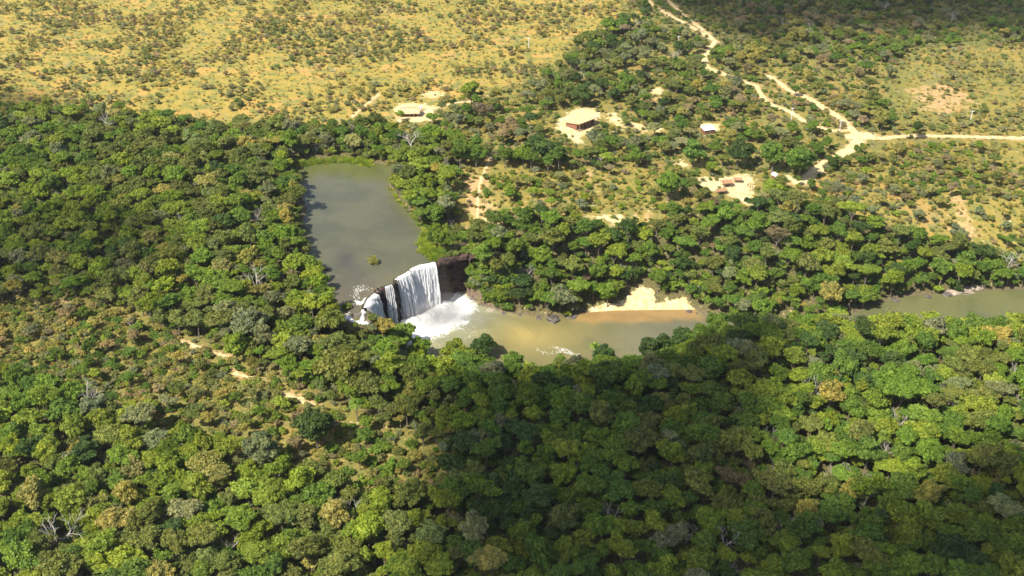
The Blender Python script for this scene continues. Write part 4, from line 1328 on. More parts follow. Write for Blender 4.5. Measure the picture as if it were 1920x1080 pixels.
def place(s, kind):
    rz = R.uniform(0, 2 * pi)
    if s.get('bare'):
        h = s['h'] * 1.35
        t = thing("bare_tree", s['lab'], "bare tree", (s['x'], s['y'], s['z']), rz, "leafless grey trees in the forest")
        for nm, me in (("trunk", DEAD[s['var'] % 3][0]), ("branches", DEAD[s['var'] % 3][1])):
            c = add(nm, me, t); c.scale = (h * 0.8, h * 0.8, h)
        return
    if s['shrub']:
        t = thing("shrub", s['lab'], "shrub", (s['x'], s['y'], s['z']), rz, "shrubs of the open scrub and dry grass")
        c = add("foliage", SHRUB[s['var'] % 5], t); c.location = (0, 0, s['h']); c.scale = (s['r'], s['r'], s['r'] * 0.9 * s['sq'])
        st = add("stem", SHRUB_STEM[s['var'] % 5], t); st.location = (0, 0, s['h']); st.scale = (s['r'], s['r'], max(s['r'] * 0.9, s['h'] * 1.25))
    else:
        t = thing("forest_tree", s['lab'], "tree", (s['x'], s['y'], s['z']), rz, "trees of the forest canopy")
        c = add("crown", BIG if s['r'] > 8.5 else CROWN[s['var']], t); c.location = (0, 0, s['h']); c.scale = (s['r'] * s.get('st', 1), s['r'] / s.get('st', 1), s['r'] * s['sq'])
        st = add("trunk", TRUNK[s['var']], t); st.location = (0, 0, s['h'])
        st.scale = (s['r'] * 0.9, s['r'] * 0.9, (s['h'] + 0.3) / 1.9)
    c['tint'] = [float(v) for v in jitter(s['tint'])]
for s in feat_t: place(s, 'f')
for s in single_t + single_s: place(s, 't')
for (fx, fy, h, k, lab) in DEADS:
    x, y, z = ground_at(fx, fy, h * 0.62)
    t = thing("bare_tree", lab, "bare tree", (x, y, z), R.uniform(0, 6), "leafless grey trees in the forest")
    for nm, me in (("trunk", DEAD[k][0]), ("branches", DEAD[k][1])):
        c = add(nm, me, t); c.scale = (h * 0.9, h * 0.9, h * 0.92)
for (fx, fy, r, lab) in PALMS:
    x, y, z = ground_at(fx, fy, r * 1.7)
    t = thing("palm_tree", lab, "palm", (x, y, z), R.uniform(0, 6), "palms among the trees")
    c = add("fronds", PALM, t); c.location = (0, 0, r * 1.9); c.scale = (r, r, r); c['tint'] = [float(v) for v in jitter(G_BRIGHT)]
    c = add("trunk", PALM_TRUNK, t); c.location = (0, 0, r * 1.9); c.scale = (r, r, r * 0.9)

# ------------------------------------------------------------------ the mass beyond: one object each, instanced on points
def mass(name, pts, variants, label, cat):
    src = bpy.data.collections.new(name + "_variants")
    for i, me in enumerate(variants):
        o = bpy.data.objects.new(f"{name}_variant_{chr(97 + i)}", me); src.objects.link(o)
    me = bpy.data.meshes.new(name)
    me.from_pydata([(p['x'], p['y'], p['z'] + p['h']) for p in pts], [], [])
    def attr(nm, ty, key, vals):
        a = me.attributes.new(nm, ty, 'POINT'); a.data.foreach_set(key, np.array(vals, np.float32 if ty != 'INT' else np.int32).ravel())
    attr('size', 'FLOAT_VECTOR', 'vector', [(p['r'] * p.get('st', 1), p['r'] / p.get('st', 1), p['r'] * p['sq']) for p in pts])
    attr('turn', 'FLOAT', 'value', [R.uniform(0, 6.283) for p in pts])
    attr('pick', 'INT', 'value', [p['var'] % len(variants) for p in pts])
    attr('tint', 'FLOAT_COLOR', 'color', [(*jitter(p['tint']), 1) for p in pts])
    o = add(name, me, kind='stuff', label=label)
    ng = bpy.data.node_groups.new(name, 'GeometryNodeTree')
    ng.interface.new_socket("Geometry", in_out='INPUT', socket_type='NodeSocketGeometry')
    ng.interface.new_socket("Geometry", in_out='OUTPUT', socket_type='NodeSocketGeometry')
    n = ng.nodes; l = ng.links
    gi = n.new("NodeGroupInput"); go = n.new("NodeGroupOutput")
    ci = n.new("GeometryNodeCollectionInfo"); ci.inputs[0].default_value = src; ci.inputs['Separate Children'].default_value = True; ci.inputs['Reset Children'].default_value = True
    ip = n.new("GeometryNodeInstanceOnPoints"); ip.inputs['Pick Instance'].default_value = True
    def named(nm, ty):
        a = n.new("GeometryNodeInputNamedAttribute"); a.data_type = ty; a.inputs[0].default_value = nm; return a.outputs[0]
    cr = n.new("ShaderNodeCombineXYZ"); l.new(named('turn', 'FLOAT'), cr.inputs[2])
    l.new(gi.outputs[0], ip.inputs['Points']); l.new(ci.outputs[0], ip.inputs['Instance'])
    l.new(named('pick', 'INT'), ip.inputs['Instance Index']); l.new(named('size', 'FLOAT_VECTOR'), ip.inputs['Scale'])
    er = n.new("FunctionNodeEulerToRotation"); l.new(cr.outputs[0], er.inputs[0]); l.new(er.outputs[0], ip.inputs['Rotation'])
    l.new(ip.outputs[0], go.inputs[0])
    m = o.modifiers.new(name, 'NODES'); m.node_group = ng
    return o

rest_t = [s for s in sites if not s.get('single') and not s['shrub']]
rest_s = [s for s in sites if not s.get('single') and s['shrub']]
print("mass trees", len(rest_t), "mass shrubs", len(rest_s))
mass("forest_mass", rest_t, COMBO + BARE_VAR, "dense forest canopy farther from the camera", "forest")
mass("scrub_mass", rest_s, SHRUB_COMBO, "far scattered shrubs of the dry grassland", "scrub")
mass("undergrowth", under, SHRUB_COMBO, "low undergrowth between the trees and shrubs", "undergrowth")

# grass tufts: bright reeds round the pool and dry tussocks
def tuft_mesh(seed, n=60):
    r = random.Random(seed); V = []; F = []; LV = []
    for i in range(n):
        a = r.uniform(0, 6.28); q = r.random() ** .7 * 0.75
        b = Vector((cos(a) * q, sin(a) * q, 0)); a2 = r.uniform(0, 6.28); w = 0.10
        tip = b + Vector((cos(a) * 0.35 * r.random(), sin(a) * 0.35 * r.random(), r.uniform(0.5, 1.0)))
        sd = Vector((cos(a2), sin(a2), 0)) * w
        k = len(V); V += [tuple(b - sd), tuple(b + sd), tuple(tip)]; F.append((k, k + 1, k + 2)); LV += [r.random()] * 3
    me = bpy.data.meshes.new("tuft"); me.from_pydata(V, [], F); me.materials.append(M_LEAF)
    at = me.attributes.new('lv', 'FLOAT', 'POINT'); at.data.foreach_set('value', LV); me.update()
    return me
TUFTS = [tuft_mesh(s) for s in range(3)]
reeds = []
G_REED = (0.26, 0.33, 0.035)
def reed_band(path, n, w, rad=(0.5, 1.1)):
    for k in range(n):
        f = R.random() * (len(path) - 1); a = int(f); f -= a
        pxx = path[a][0] + (path[a + 1][0] - path[a][0]) * f + R.gauss(0, w * 1.3); pyy = path[a][1] + (path[a + 1][1] - path[a][1]) * f + R.gauss(0, w)
        x, y = P(pxx, pyy, 0); z = max(height1(x, y), ZL - 0.05)
        if z < -1: continue
        reeds.append(dict(x=x, y=y, z=z, r=R.uniform(*rad), h=0.0, tint=R.choice([G_REED, G_REED, (0.16, 0.24, 0.03), (0.33, 0.35, 0.07), (0.10, 0.16, 0.03)]), var=R.randrange(3), sq=R.uniform(0.5, 1.6)))
reed_band([(552, 308), (575, 305), (610, 301), (650, 300), (695, 305)], 700, 2.0, (0.7, 1.5))
reed_band([(686, 309), (696, 311)], 60, 1.2)
reed_band([(800, 440), (796, 455), (802, 470), (815, 478), (828, 472)], 700, 4.5, (0.7, 1.5))
reed_band([(726, 345), (745, 375), (775, 405), (795, 430)], 45, 1.5)
mass("reed_bed", reeds, TUFTS, "bright green reeds fringing the pool", "reeds")
tuss = []
NT = 32000
tx = NR.uniform(-400, 400, NT); ty = NR.uniform(190, 745, NT); tz = height(tx, ty)
tpx, tpy, _ = project(tx, ty, tz)
om = np.zeros(NT, bool)
for poly in (SAV, RFIELD, RSCRUB, MSCRUB, VILL, LSCRUB): om |= inside(tpx, tpy, poly)
om &= (sdf(tx, ty, LAKEW) > 0.5) & (sdf(tx, ty, GORGEW) > 1)
for p in SANDW: om &= sdf(tx, ty, p) > 0
for p, w in ROADW: om &= seg_dist(tx, ty, p) > w
for i in np.nonzero(om)[0]:
    c = R.choice([(0.36, 0.27, 0.065), (0.31, 0.25, 0.065), (0.22, 0.22, 0.07), (0.15, 0.18, 0.055), (0.36, 0.26, 0.10), (0.19, 0.19, 0.09)])
    tuss.append(dict(x=float(tx[i]), y=float(ty[i]), z=float(tz[i]) - 0.03, r=R.uniform(0.3, 1.15), h=0.0, tint=c, var=R.randrange(3), sq=R.uniform(0.5, 1)))
mass("dry_grass", tuss, TUFTS, "dry golden tussock grass of the open ground", "grass")

# ------------------------------------------------------------------ houses
M_THATCH = simple("pale_thatch", (0.50, 0.36, 0.20), 0.18, 2.0, 0.95, 0.15)
M_THATCH2 = simple("weathered_thatch", (0.42, 0.32, 0.19), 0.3, 2.0, 0.95, 0.15)
M_BTHATCH = simple("brown_palm_thatch", (0.30, 0.17, 0.09), 0.35, 2.5, 0.95, 0.15)
M_ADOBE = simple("red_adobe", (0.20, 0.09, 0.06), 0.25, 1.5, 0.95, 0.04)
M_WOOD = simple("grey_wood", (0.22, 0.16, 0.11), 0.3, 3, 0.9, 0.02)
M_DARK = simple("dark_opening", (0.03, 0.025, 0.02), 0.2, 2, 0.9, 0.0)
M_WHITE = simple("white_sheet_metal", (0.80, 0.80, 0.79), 0.06, 1.0, 0.45, 0.01)
M_TANK = simple("white_plastic", (0.8, 0.8, 0.82), 0.04, 1.0, 0.4, 0.0)
M_CONC = simple("pale_concrete", (0.62, 0.60, 0.55), 0.12, 2.0, 0.9, 0.01)

def thatch_slope(w, length, thick, mat_, name, seed):
    """one thatched slope in its own plane: x along ridge, y down the slope; ragged eave"""
    r = random.Random(seed); V = []; F = []
    nx, ny = 22, 8
    for k in (0, 1):
        for j in range(ny + 1):
            for i in range(nx + 1):
                u, v = i / nx, j / ny
                x = (u - .5) * length * (1 + 0.03 * v); y = v * w + (r.uniform(-.25, .15) if j == ny else 0)
                z = (thick if k == 0 else 0) + (r.uniform(-.05, .07) if k == 0 else 0) - 0.05 * sin(v * pi)
                V.append((x, y, z))
    m = (nx + 1) * (ny + 1)
    for j in range(ny):
        for i in range(nx):
            a = j * (nx + 1) + i
            F.append((a, a + nx + 1, a + nx + 2, a + 1)); F.append((m + a, m + a + 1, m + a + nx + 2, m + a + nx + 1))
    def edge(a, b): F.append((a, b, m + b, m + a))
    for i in range(nx): edge(i, i + 1); edge(ny * (nx + 1) + i + 1, ny * (nx + 1) + i)
    for j in range(ny): edge((j + 1) * (nx + 1), j * (nx + 1)); edge(j * (nx + 1) + nx, (j + 1) * (nx + 1) + nx)
    return mesh_of(name, V, F, mat_)

def house(px, py, ang, L, W, eave, ridge, thatch, wallm, label, name="thatched_house", open_front=True, off=0.0, seed=1):
    x, y, z = ground_at(px, py, ridge * 0.6)
    t = thing(name, label, "house", (x, y, z - 0.05), ang)
    wb_ = MB(); th = 0.22; w2 = W / 2 - 0.9; l2 = L / 2 - 0.7
    wb_.box(0, w2, eave / 2, 2 * l2, th, eave + 0.3); wb_.box(-l2 + th / 2, 0, eave / 2, th, 2 * w2 - th, eave + 0.3); wb_.box(l2 - th / 2, 0, eave / 2, th, 2 * w2 - th, eave + 0.3)
    n = len(wb_.v)
    for sx in (-1, 1):     # gable triangles
        k = len(wb_.v); xx = sx * (l2 - 0.11)
        wb_.v += [(xx - .1, -w2, eave + .15), (xx - .1, w2, eave + .15), (xx - .1, 0, ridge - .25), (xx + .1, -w2, eave + .15), (xx + .1, w2, eave + .15), (xx + .1, 0, ridge - .25)]
        for f in ((0, 2, 1), (3, 4, 5), (0, 3, 5, 2), (1, 2, 5, 4)): wb_.f.append(tuple(k + i for i in f)); wb_.m.append(0)
    fw = 2 * l2 - 2 * th
    wb_.box(-fw * .32, -w2 * .7, eave / 2, fw * .36, th, eave + .2); wb_.box(fw * .36, -w2 * .7, eave / 2, fw * .26, th, eave + .2)
    wb_.box(fw * .07, -w2 * .7, eave * .9, fw * .3, th * .9, eave * .3)
    add("wall", wb_.mesh("wall", wallm), t)
    dm = MB(); dm.box(fw * .07 - .25, -w2 * .7 + .02, eave * .36, 0.9, 0.08, eave * .72); add("door", dm.mesh("door", M_WOOD), t)
    wm = MB(); wm.box(-fw * .32, -w2 * .7 - th / 2 - .02, eave * .55, 0.9, 0.06, 0.7); add("window", wm.mesh("window", M_DARK), t)
    pm = MB(); pm.box(0, 0, eave / 2, 0.18, 0.18, eave); pmesh = pm.mesh("post", M_WOOD)
    for i in range(5):
        p = add("post", pmesh, t); p.location = ((-0.5 + i / 4) * (L - 1.2), -W / 2 + 0.35, 0)
    sl_ = sqrt((W / 2) ** 2 + (ridge - eave) ** 2); a = atan2(ridge - eave, W / 2)
    for s, nm in ((-1, 'near'), (1, 'far')):
        o = add("roof", thatch_slope(sl_ + .25, L, 0.22, thatch, "roof", seed + s), t)
        o.location = (0, 0, ridge); o.rotation_euler = (-a, 0, 0 if s > 0 else pi)
        if s < 0: o.rotation_euler = (-a, 0, pi)
        # rotate about ridge: slope runs +y then falls by a
        o.rotation_euler = (Matrix.Rotation(0 if s > 0 else pi, 3, 'Z') @ Matrix.Rotation(-a, 3, 'X')).to_euler()
    cap = MB(); cap.tube([(-L / 2 - .05, 0, ridge + .12), (0, 0, ridge + .17), (L / 2 + .05, 0, ridge + .12)], [.2, .22, .2], 7)
    add("ridge_cap", cap.mesh("ridge_cap", M_BTHATCH), t)
    return t
def ang_between(a, b):
    p, q = P(*a), P(*b); return atan2(q[1] - p[1], q[0] - p[0])
def big_house(px, py, ang, L, W, front, back, label):
    """one broad thatched roof falling away from a tall dark veranda front"""
    x, y, z = ground_at(px, py, (front + back) / 2)
    t = thing("thatched_house", label, "house", (x, y, z - 0.05), ang)
    a = atan2(front - back, W); sl_ = W / cos(a) + .3
    o = add("roof", thatch_slope(sl_, L, 0.28, M_THATCH, "roof", 6), t); o.location = (0, -W / 2 - .15, front); o.rotation_euler = (-a, 0, 0)
    l2 = L / 2 - .6; yf = -W / 2 + 2.2; yb = W / 2 - .8
    def zr(yy): return front - (yy + W / 2) * math.tan(a) - .12
    w = MB()
    def slab(x0, x1, y0, y1, za, zb):
        k = len(w.v)
        w.v += [(x0, y0, 0), (x1, y0, 0), (x1, y1, 0), (x0, y1, 0), (x0, y0, za), (x1, y0, za), (x1, y1, zb), (x0, y1, zb)]
        for f in ((3, 2, 1, 0), (4, 5, 6, 7), (0, 1, 5, 4), (1, 2, 6, 5), (2, 3, 7, 6), (3, 0, 4, 7)): w.f.append(tuple(k + i for i in f)); w.m.append(0)
    slab(-l2, l2, yf, yf + .25, zr(yf), zr(yf + .25)); slab(-l2, l2, yb - .25, yb, zr(yb - .25), zr(yb))
    slab(-l2, -l2 + .25, yf + .25, yb - .25, zr(yf + .25), zr(yb - .25)); slab(l2 - .25, l2, yf + .25, yb - .25, zr(yf + .25), zr(yb - .25))
    add("wall", w.mesh("wall", M_ADOBE), t)
    for dx in (-3.6, 2.2):
        d = MB(); d.box(dx, yf - .05, 1.05, 1.0, .08, 2.1); add("door", d.mesh("door", M_WOOD), t)
    for dx in (-1.2, 4.6):
        d = MB(); d.box(dx, yf - .05, 1.5, 1.0, .08, .9); add("window", d.mesh("window", M_DARK), t)
    pm = MB(); pm.box(0, 0, front / 2 - .1, .2, .2, front - .2); me = pm.mesh("post", M_WOOD)
    for k in range(6):
        p = add("post", me, t); p.location = ((-.5 + k / 5) * (L - .8), -W / 2 + .25, 0)
    b = MB(); b.box(0, -W / 2 + .25, front - .1, L - .4, .22, .2); add("beam", b.mesh("beam", M_BTHATCH), t)
    f = MB(); f.box(0, -W / 2 + 1.3, .08, L - 1.0, 2.1, .16); add("veranda_floor", f.mesh("veranda_floor", M_WOOD), t)
big_house(1090, 224, ang_between((1068, 240), (1118, 221)), 13.0, 10.0, 3.7, 2.0, "big thatched house with broad pale roof and dark red veranda front in the sandy clearing")
house(768, 208, ang_between((745, 210), (795, 209)), 9.5, 6.5, 1.9, 3.6, M_THATCH2, M_ADOBE, "small weathered thatched hut in the sandy ring by the golden grass", name="thatched_hut", seed=9)

def shelter(px, py, ang, L, W, hgt, label, seed):
    x, y, z = ground_at(px, py, hgt)
    t = thing("thatched_shelter", label, "shelter", (x, y, z), ang, "open thatched shelters in the sandy yard")
    a = 0.42; sl_ = W / 2 / cos(a); ridge = hgt + (W / 2) * math.tan(a)
    for s in (1, -1):
        o = add("roof", thatch_slope(sl_, L, 0.16, M_BTHATCH, "roof", seed + s), t); o.location = (0, 0, ridge)
        o.rotation_euler = (Matrix.Rotation(0 if s > 0 else pi, 3, 'Z') @ Matrix.Rotation(-a, 3, 'X')).to_euler()
    pm = MB(); pm.box(0, 0, hgt / 2, 0.14, 0.14, hgt); me = pm.mesh("post", M_WOOD)
    for sx in (-1, 1):
        for sy in (-1, 1):
            o = add("post", me, t); o.location = (sx * (L / 2 - .4), sy * (W / 2 - .35), 0)
    b = MB(); b.box(0, 0, .42, L * .5, .4, .07); b.box(-L * .2, 0, .2, .08, .35, .4); b.box(L * .2, 0, .2, .08, .35, .4)
    add("bench", b.mesh("bench", M_WOOD), t)
shelter(1362, 342, 0.25, 4.6, 3.4, 2.0, "brown thatched shelter at the top of the sandy yard", 3)
shelter(1352, 357, 0.35, 4.4, 2.6, 1.7, "low brown thatched shelter at the lower edge of the sandy yard", 4)
shelter(1383, 336, -0.1, 3.6, 2.2, 1.7, "small brown thatched shelter at the top right of the sandy yard", 6)
shelter(1206, 298, 0.1, 4.0, 2.8, 1.9, "brown thatched shelter half hidden under trees below the village", 8)

def white_shed(px, py, ang, L, W, hgt, label, name="white_roofed_shed"):
    x, y, z = ground_at(px, py, hgt)
    t = thing(name, label, "shed", (x, y, z), ang)
    wb_ = MB(); wb_.box(0, 0, hgt / 2 - .05, L - .6, W - .6, hgt - .1); add("wall", wb_.mesh("wall", M_ADOBE), t)
    dm = MB(); dm.box(.3, -W / 2 + .28, hgt * .38, .8, .06, hgt * .76); add("door", dm.mesh("door", M_WOOD), t)
    n = 5
    pm = MB()
    k = 9; w = L / n
    for i in range(k):
        u0, u1 = i / k, (i + 1) / k
        z0, z1 = (0.04 if i % 2 else 0), (0 if i % 2 else 0.04)
        pm.quad([(-w / 2 + u0 * w, -W / 2, z0 - .25), (-w / 2 + u1 * w, -W / 2, z1 - .25), (-w / 2 + u1 * w, W / 2, z1 + .25), (-w / 2 + u0 * w, W / 2, z0 + .25)])
        pm.quad([(-w / 2 + u0 * w, -W / 2, z0 - .28), (-w / 2 + u0 * w, W / 2, z0 + .22), (-w / 2 + u1 * w, W / 2, z1 + .22), (-w / 2 + u1 * w, -W / 2, z1 - .28)])
    me = pm.mesh("roof_panel", M_WHITE)
    for i in range(n):
        o = add("roof_panel", me, t); o.location = (-L / 2 + w * (i + .5), 0, hgt + .25 + 0.006 * (i % 2))
white_shed(1327, 241, 0.35, 5.6, 4.6, 2.3, "white metal roofed shed among trees above the dark village trees")
white_shed(1452, 328, 1.1, 3.0, 2.2, 2.0, "small white roofed hut half hidden right of the sandy yard", "small_white_hut")
def tank(px, py):
    x, y, z = ground_at(px, py, 1.2)
    t = thing("water_tank", "narrow white water tank on a stand beside the thatched hut", "tank", (x, y, z))
    b = MB(); b.tube([(0, 0, 1.0), (0, 0, 1.1), (0, 0, 2.5), (0, 0, 2.75)], [.5, .55, .55, .2], 12); add("tank_body", b.mesh("tank_body", M_TANK), t)
    l = MB(); l.tube([(0, 0, 2.74), (0, 0, 2.84)], [.22, .2], 10); add("lid", l.mesh("lid", M_WOOD), t)
    lg = MB(); lg.box(0, 0, .5, .12, .12, 1.0); m_ = lg.mesh("leg", M_WOOD)
    for a in range(4):
        o = add("leg", m_, t); o.location = (.4 * (1 if a % 2 else -1), .4 * (1 if a < 2 else -1), 0)
    pl = MB(); pl.box(0, 0, 1.0, 1.1, 1.1, .06); add("platform", pl.mesh("platform", M_WOOD), t)
tank(789, 203)

# utility poles
def pole_parts():
    a = MB(); a.tube([(0, 0, -.3), (0, 0, 4), (0, 0, 8.2)], [.2, .17, .13], 8)
    b = MB(); b.box(0, 0, 7.6, 1.9, .12, .14)
    c = MB(); c.tube([(0, 0, 0), (0, 0, .12), (0, 0, .26)], [.05, .08, .04], 6)
    return a.mesh("pole", M_CONC), b.mesh("crossarm", M_CONC), c.mesh("insulator", M_TANK)
PP = pole_parts()
for (tx_, ty_, hs, lab) in ((1271, 94, 1.0, "tallest pale utility pole beside the upper road bend"), (1483, 227, .8, "short pale pole beside the narrow sandy track"), (1818, 233, .85, "pale pole in the grass above the straight road to the right"), (991, 95, .9, "faint pole at the right end of the golden grass"), (1574, 247, .7, "low pole beside the sandy road above the junction")):
    x, y, z = ground_at(tx_, ty_, 0)
    t = thing("utility_pole", lab, "pole", (x, y, z), R.uniform(-.3, .3), "utility poles", (1, 1, hs))
    add("pole", PP[0], t); add("crossarm", PP[1], t)
    for dx in (-.8, 0, .8):
        o = add("insulator", PP[2], t); o.location = (dx, 0, 7.67)

# ------------------------------------------------------------------ people
M_SKIN = simple("skin", (0.26, 0.14, 0.09), 0.05, 3, 0.6, 0.0)
def cloth(name, c): return simple(name, c, 0.1, 6, 0.9, 0.0)
M_C = [cloth("dark_blue_cloth", (0.04, 0.05, 0.09)), cloth("black_cloth", (0.03, 0.03, 0.035)), cloth("brown_cloth", (0.16, 0.09, 0.04)), cloth("white_cloth", (0.7, 0.7, 0.7)), cloth("grey_cloth", (0.18, 0.18, 0.2))]
M_HAIR = cloth("black_hair", (0.015, 0.012, 0.01))

def skin_body(stride, armsw, seed):
    """one continuous figure from a skinned skeleton, evaluated to a mesh"""
    J = {}
    V = []; E = []; Rd = []
    def v(p, r, parent=None):
        V.append(p); Rd.append(r)
        if parent is not None: E.append((parent, len(V) - 1))
        return len(V) - 1
    pel = v((0, 0, .93), (.15, .11)); sp_ = v((0, 0, 1.15), (.13, .095), pel); ch = v((0, 0, 1.36), (.165, .11), sp_); nk = v((0, .0, 1.49), (.055, .055), ch)
    h1 = v((0, -.01, 1.58), (.075, .085), nk); h2 = v((0, -.01, 1.67), (.078, .095), h1); h3 = v((0, 0, 1.74), (.05, .06), h2)
    no = v((0, -.105, 1.63), (.014, .014), h2)
    for s in (-1, 1):
        er = v((s * .085, .0, 1.63), (.014, .02), h2)
        sh = v((s * .19, 0, 1.42), (.055, .055), ch); el = v((s * .25, .03 - s * armsw * .3, 1.14), (.04, .04), sh); wr = v((s * .26, -.06 - s * armsw, .90), (.027, .027), el)
        pm_ = v((s * .26, -.08 - s * armsw, .83), (.034, .02), wr)
        for k in range(4):
            a = v((s * .26 + .0, -.115 - s * armsw + k * .022, .78), (.009, .009), pm_); b = v((s * .255, -.12 - s * armsw + k * .022, .735 + .004 * abs(k - 1.5)), (.008, .008), a)
        v((s * .245, -.135 - s * armsw, .80), (.009, .009), pm_)
        hp = v((s * .09, 0, .88), (.085, .09), pel); kn = v((s * .1, -.02 + s * stride * .5, .5), (.058, .06), hp); an = v((s * .1, .03 + s * stride, .09), (.036, .04), kn)
        v((s * .11, -.11 + s * stride, .035), (.035, .025), an)
    me = bpy.data.meshes.new("body"); me.from_pydata(V, E, []); o = bpy.data.objects.new("tmp_body", me); COL.objects.link(o)
    m = o.modifiers.new("skin", 'SKIN'); o.modifiers.new("sub", 'SUBSURF').levels = 1
    sv = me.skin_vertices[0].data
    for i, r in enumerate(Rd): sv[i].radius = r
    sv[0].use_root = True
    dg = bpy.context.evaluated_depsgraph_get()
    em = bpy.data.meshes.new_from_object(o.evaluated_get(dg)); em.name = "body"
    bpy.data.objects.remove(o)
    return em

def body_with_clothes(em):
    """returns body mesh in skin plus cloth shells lifted slightly off it"""
    em.materials.clear(); em.materials.append(M_SKIN)
    def shell(zlo, zhi, d, mat_, name, arms=True):
        V = []; F = []; mp = {}
        for p in em.polygons:
            c = p.center
            if zlo < c.z < zhi and (arms or abs(c.x) < .2):
                f = []
                for vi in p.vertices:
                    if vi not in mp:
                        vv = em.vertices[vi]; mp[vi] = len(V); V.append(tuple(vv.co + vv.normal * d))
                    f.append(mp[vi])
                F.append(f)
        return mesh_of(name, V, F, mat_, smooth=True)
    return shell
BODIES = [skin_body(.0, .02, 1), skin_body(.12, .08, 2)]
PEOPLE = [(1402, 348, .3, 0, 1, 4, "person in dark clothes standing leftmost of the group on the pale sand"), (1406.5, 350, 1.2, 1, 0, 1, "person in black standing second in the group on the pale sand"),
          (1410.5, 353, 2.5, 0, 2, 4, "person in brown standing third in the group on the pale sand"), (1414, 356, 4.0, 1, 2, 2, "person in tan standing at the edge of the pale sand, rightmost"),
          (905, 378, .5, 0, 4, 1, "person in grey standing at the left on the red slope footpath"), (909, 379, 2.2, 1, 1, 4, "person in black standing at the right on the red slope footpath")]
for (a, b, rz, bi, top, bot, lab) in PEOPLE:
    x, y, z = ground_at(a, b + 3, 0)
    em = BODIES[bi]
    t = thing("person", lab, "person", (x, y, z + .1), rz, "people standing on the sand")
    sh = body_with_clothes(em)
    add("body", em, t)
    add("shirt", sh(.98, 1.47, .018, M_C[top], "shirt"), t)
    add("trousers", sh(.12, 1.0, .014, M_C[bot], "trousers", False), t)
    add("hair", sh(1.66, 1.9, .015, M_HAIR, "hair"), t)

# ------------------------------------------------------------------ spray over the foot of the falls
M_MIST = volume_material("fine_spray", (0.97, 0.98, 1.0), 0.055)
def blob(name, c, r, mat_, label, seed):
    rr = random.Random(seed); V = []; F = []; nu, nv = 20, 12
    ph0 = [rr.uniform(0, 6) for _ in range(4)]
    for j in range(nv + 1):
        th = pi * j / nv
        for i in range(nu):
            ph = 2 * pi * i / nu
            k = 1 + .18 * sin(3 * ph + ph0[0]) * sin(th) + .12 * sin(5 * ph + ph0[1]) * sin(th)
            V.append((c[0] + r[0] * k * sin(th) * cos(ph), c[1] + r[1] * k * sin(th) * sin(ph), c[2] + r[2] * k * cos(th)))
    for j in range(nv):
        for i in range(nu):
            a = j * nu + i; b = j * nu + (i + 1) % nu; F.append((a, a + nu, b + nu, b))
    return add(name, mesh_of(name, V, F, mat_, smooth=True), kind='stuff', label=label, cat="mist")
b1 = P(820, 606, ZR)
blob("spray_mist", (b1[0], b1[1], ZR + 2.6), (10, 7.5, 4.6), M_MIST, "pale spray drifting at the foot of the waterfall", 1)
b3 = P(842, 600, ZR)
blob("drifting_mist", (b3[0], b3[1], ZR + 3.2), (13, 9.5, 6.0), volume_material("soft_spray", (0.97, 0.98, 1.0), 0.018), "soft veil of spray around the foot of the falls", 5)
b2 = P(872, 606, ZR)
blob("drifting_mist", (b2[0], b2[1], ZR + 3.0), (13, 6, 3.6), volume_material("thin_spray", (0.97, 0.98, 1.0), 0.02), "thin spray drifting right over the river", 2)

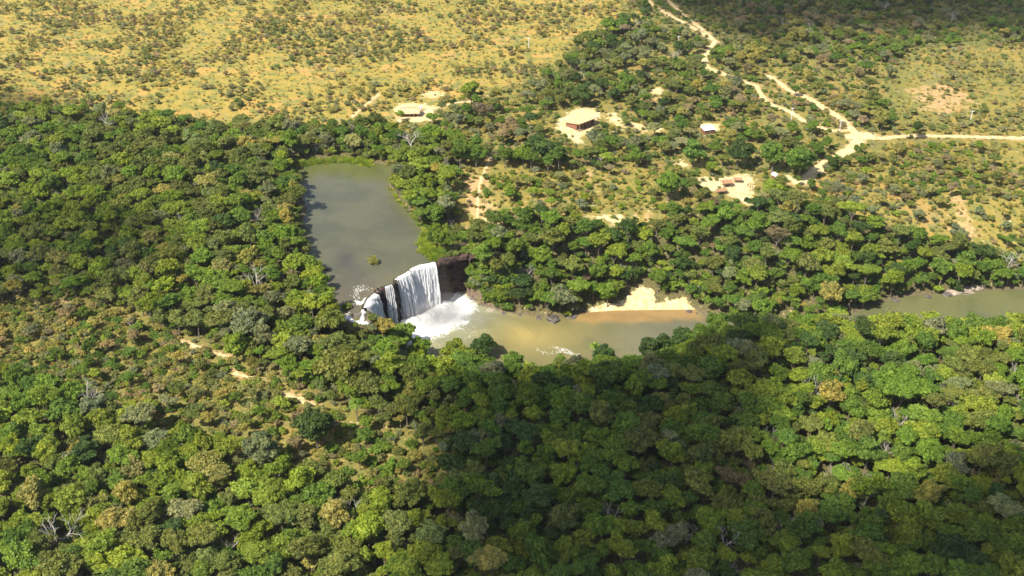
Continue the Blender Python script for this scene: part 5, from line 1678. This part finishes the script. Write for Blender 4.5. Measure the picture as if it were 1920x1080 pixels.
# ------------------------------------------------------------------ clouds high over the valley, whose shadows lie on the forest
M_CLOUD = volume_material("cloud_vapour", (0.95, 0.95, 0.96), 0.12)
CL_Z = 850.0
def cloud(poly_px, soft, thick, seed, label, zref=4.0, amp=0.5):
    poly = poly_w(poly_px, zref)
    sh = to_sun * ((CL_Z - zref) / to_sun.z)   # the cloud hangs towards the sun from its shadow
    poly = poly + np.array([[sh.x, sh.y]])
    g = 9.0
    xs = np.arange(poly[:, 0].min() - 30, poly[:, 0].max() + 30, g); ys = np.arange(poly[:, 1].min() - 30, poly[:, 1].max() + 30, g)
    X, Y = np.meshgrid(xs, ys); x = X.ravel(); y = Y.ravel()
    d = -sdf(x, y, poly) + (fbm(x, y, 45, 3, seed) - .5) * soft * 1.3
    T = thick * sstep(-soft * .5, soft, d) * (1 - amp + 2 * amp * fbm(x, y, 60, 3, seed + 5))
    T = np.where(d < -soft * .5, 0, T)
    nx, ny = len(xs), len(ys)
    on = (T > 0.3).reshape(ny, nx)
    V = []; F = []
    top = {}; bot = {}
    Tt = T.reshape(ny, nx)
    def vt(j, i, which):
        dct = top if which else bot
        if (j, i) in dct: return dct[(j, i)]
        t_ = Tt[j, i]
        if t_ <= 0.3:
            V.append((xs[i], ys[j], CL_Z)); top[(j, i)] = bot[(j, i)] = len(V) - 1
        else:
            V.append((xs[i], ys[j], CL_Z + (t_ * .55 if which else -t_ * .45))); dct[(j, i)] = len(V) - 1
        return dct[(j, i)]
    for j in range(ny - 1):
        for i in range(nx - 1):
            if on[j, i] or on[j + 1, i] or on[j, i + 1] or on[j + 1, i + 1]:
                for w_ in (1, 0):
                    q = [vt(j, i, w_), vt(j, i + 1, w_), vt(j + 1, i + 1, w_), vt(j + 1, i, w_)]
                    F.append(q if w_ else q[::-1])
    add("cloud", mesh_of("cloud", V, F, M_CLOUD), kind='structure', label=label)
cloud([(850, 700), (1000, 690), (1180, 670), (1330, 612), (1430, 600), (1440, 660), (1410, 740), (1375, 800), (1390, 870), (1440, 940), (1560, 990), (1700, 1000), (1820, 960), (1880, 880), (2300, 840), (2300, 1300), (850, 1300), (830, 1000), (800, 850), (815, 760)], 26, 34, 3, "cloud whose shadow darkens the near forest")
cloud([(1120, -200), (1200, -5), (1340, 52), (1470, 80), (1560, 60), (1700, 56), (1830, 40), (2300, 30), (2300, -500), (1100, -500)], 30, 13, 5, "cloud whose shadow darkens the far scrub at the top right")
cloud([(-100, 400), (120, 380), (300, 400), (400, 450), (340, 530), (150, 560), (-100, 560)], 24, 6, 8, "small thin cloud whose shadow dims the forest at far left")
cloud([(-100, 155), (60, 160), (110, 185), (40, 215), (-100, 215)], 12, 10, 12, "small cloud whose shadow touches the far left grass edge")

# ------------------------------------------------------------------ a little air
hz = MB(); hz.box(0, 1500, (CAM_H + 6 - 30) / 2, 40000, 40000, CAM_H + 6 + 30)
add("haze", hz.mesh("haze", volume_material("thin_haze", (0.92, 0.96, 1.0), 0.00006)), kind='stuff', label="thin pale haze over the valley")
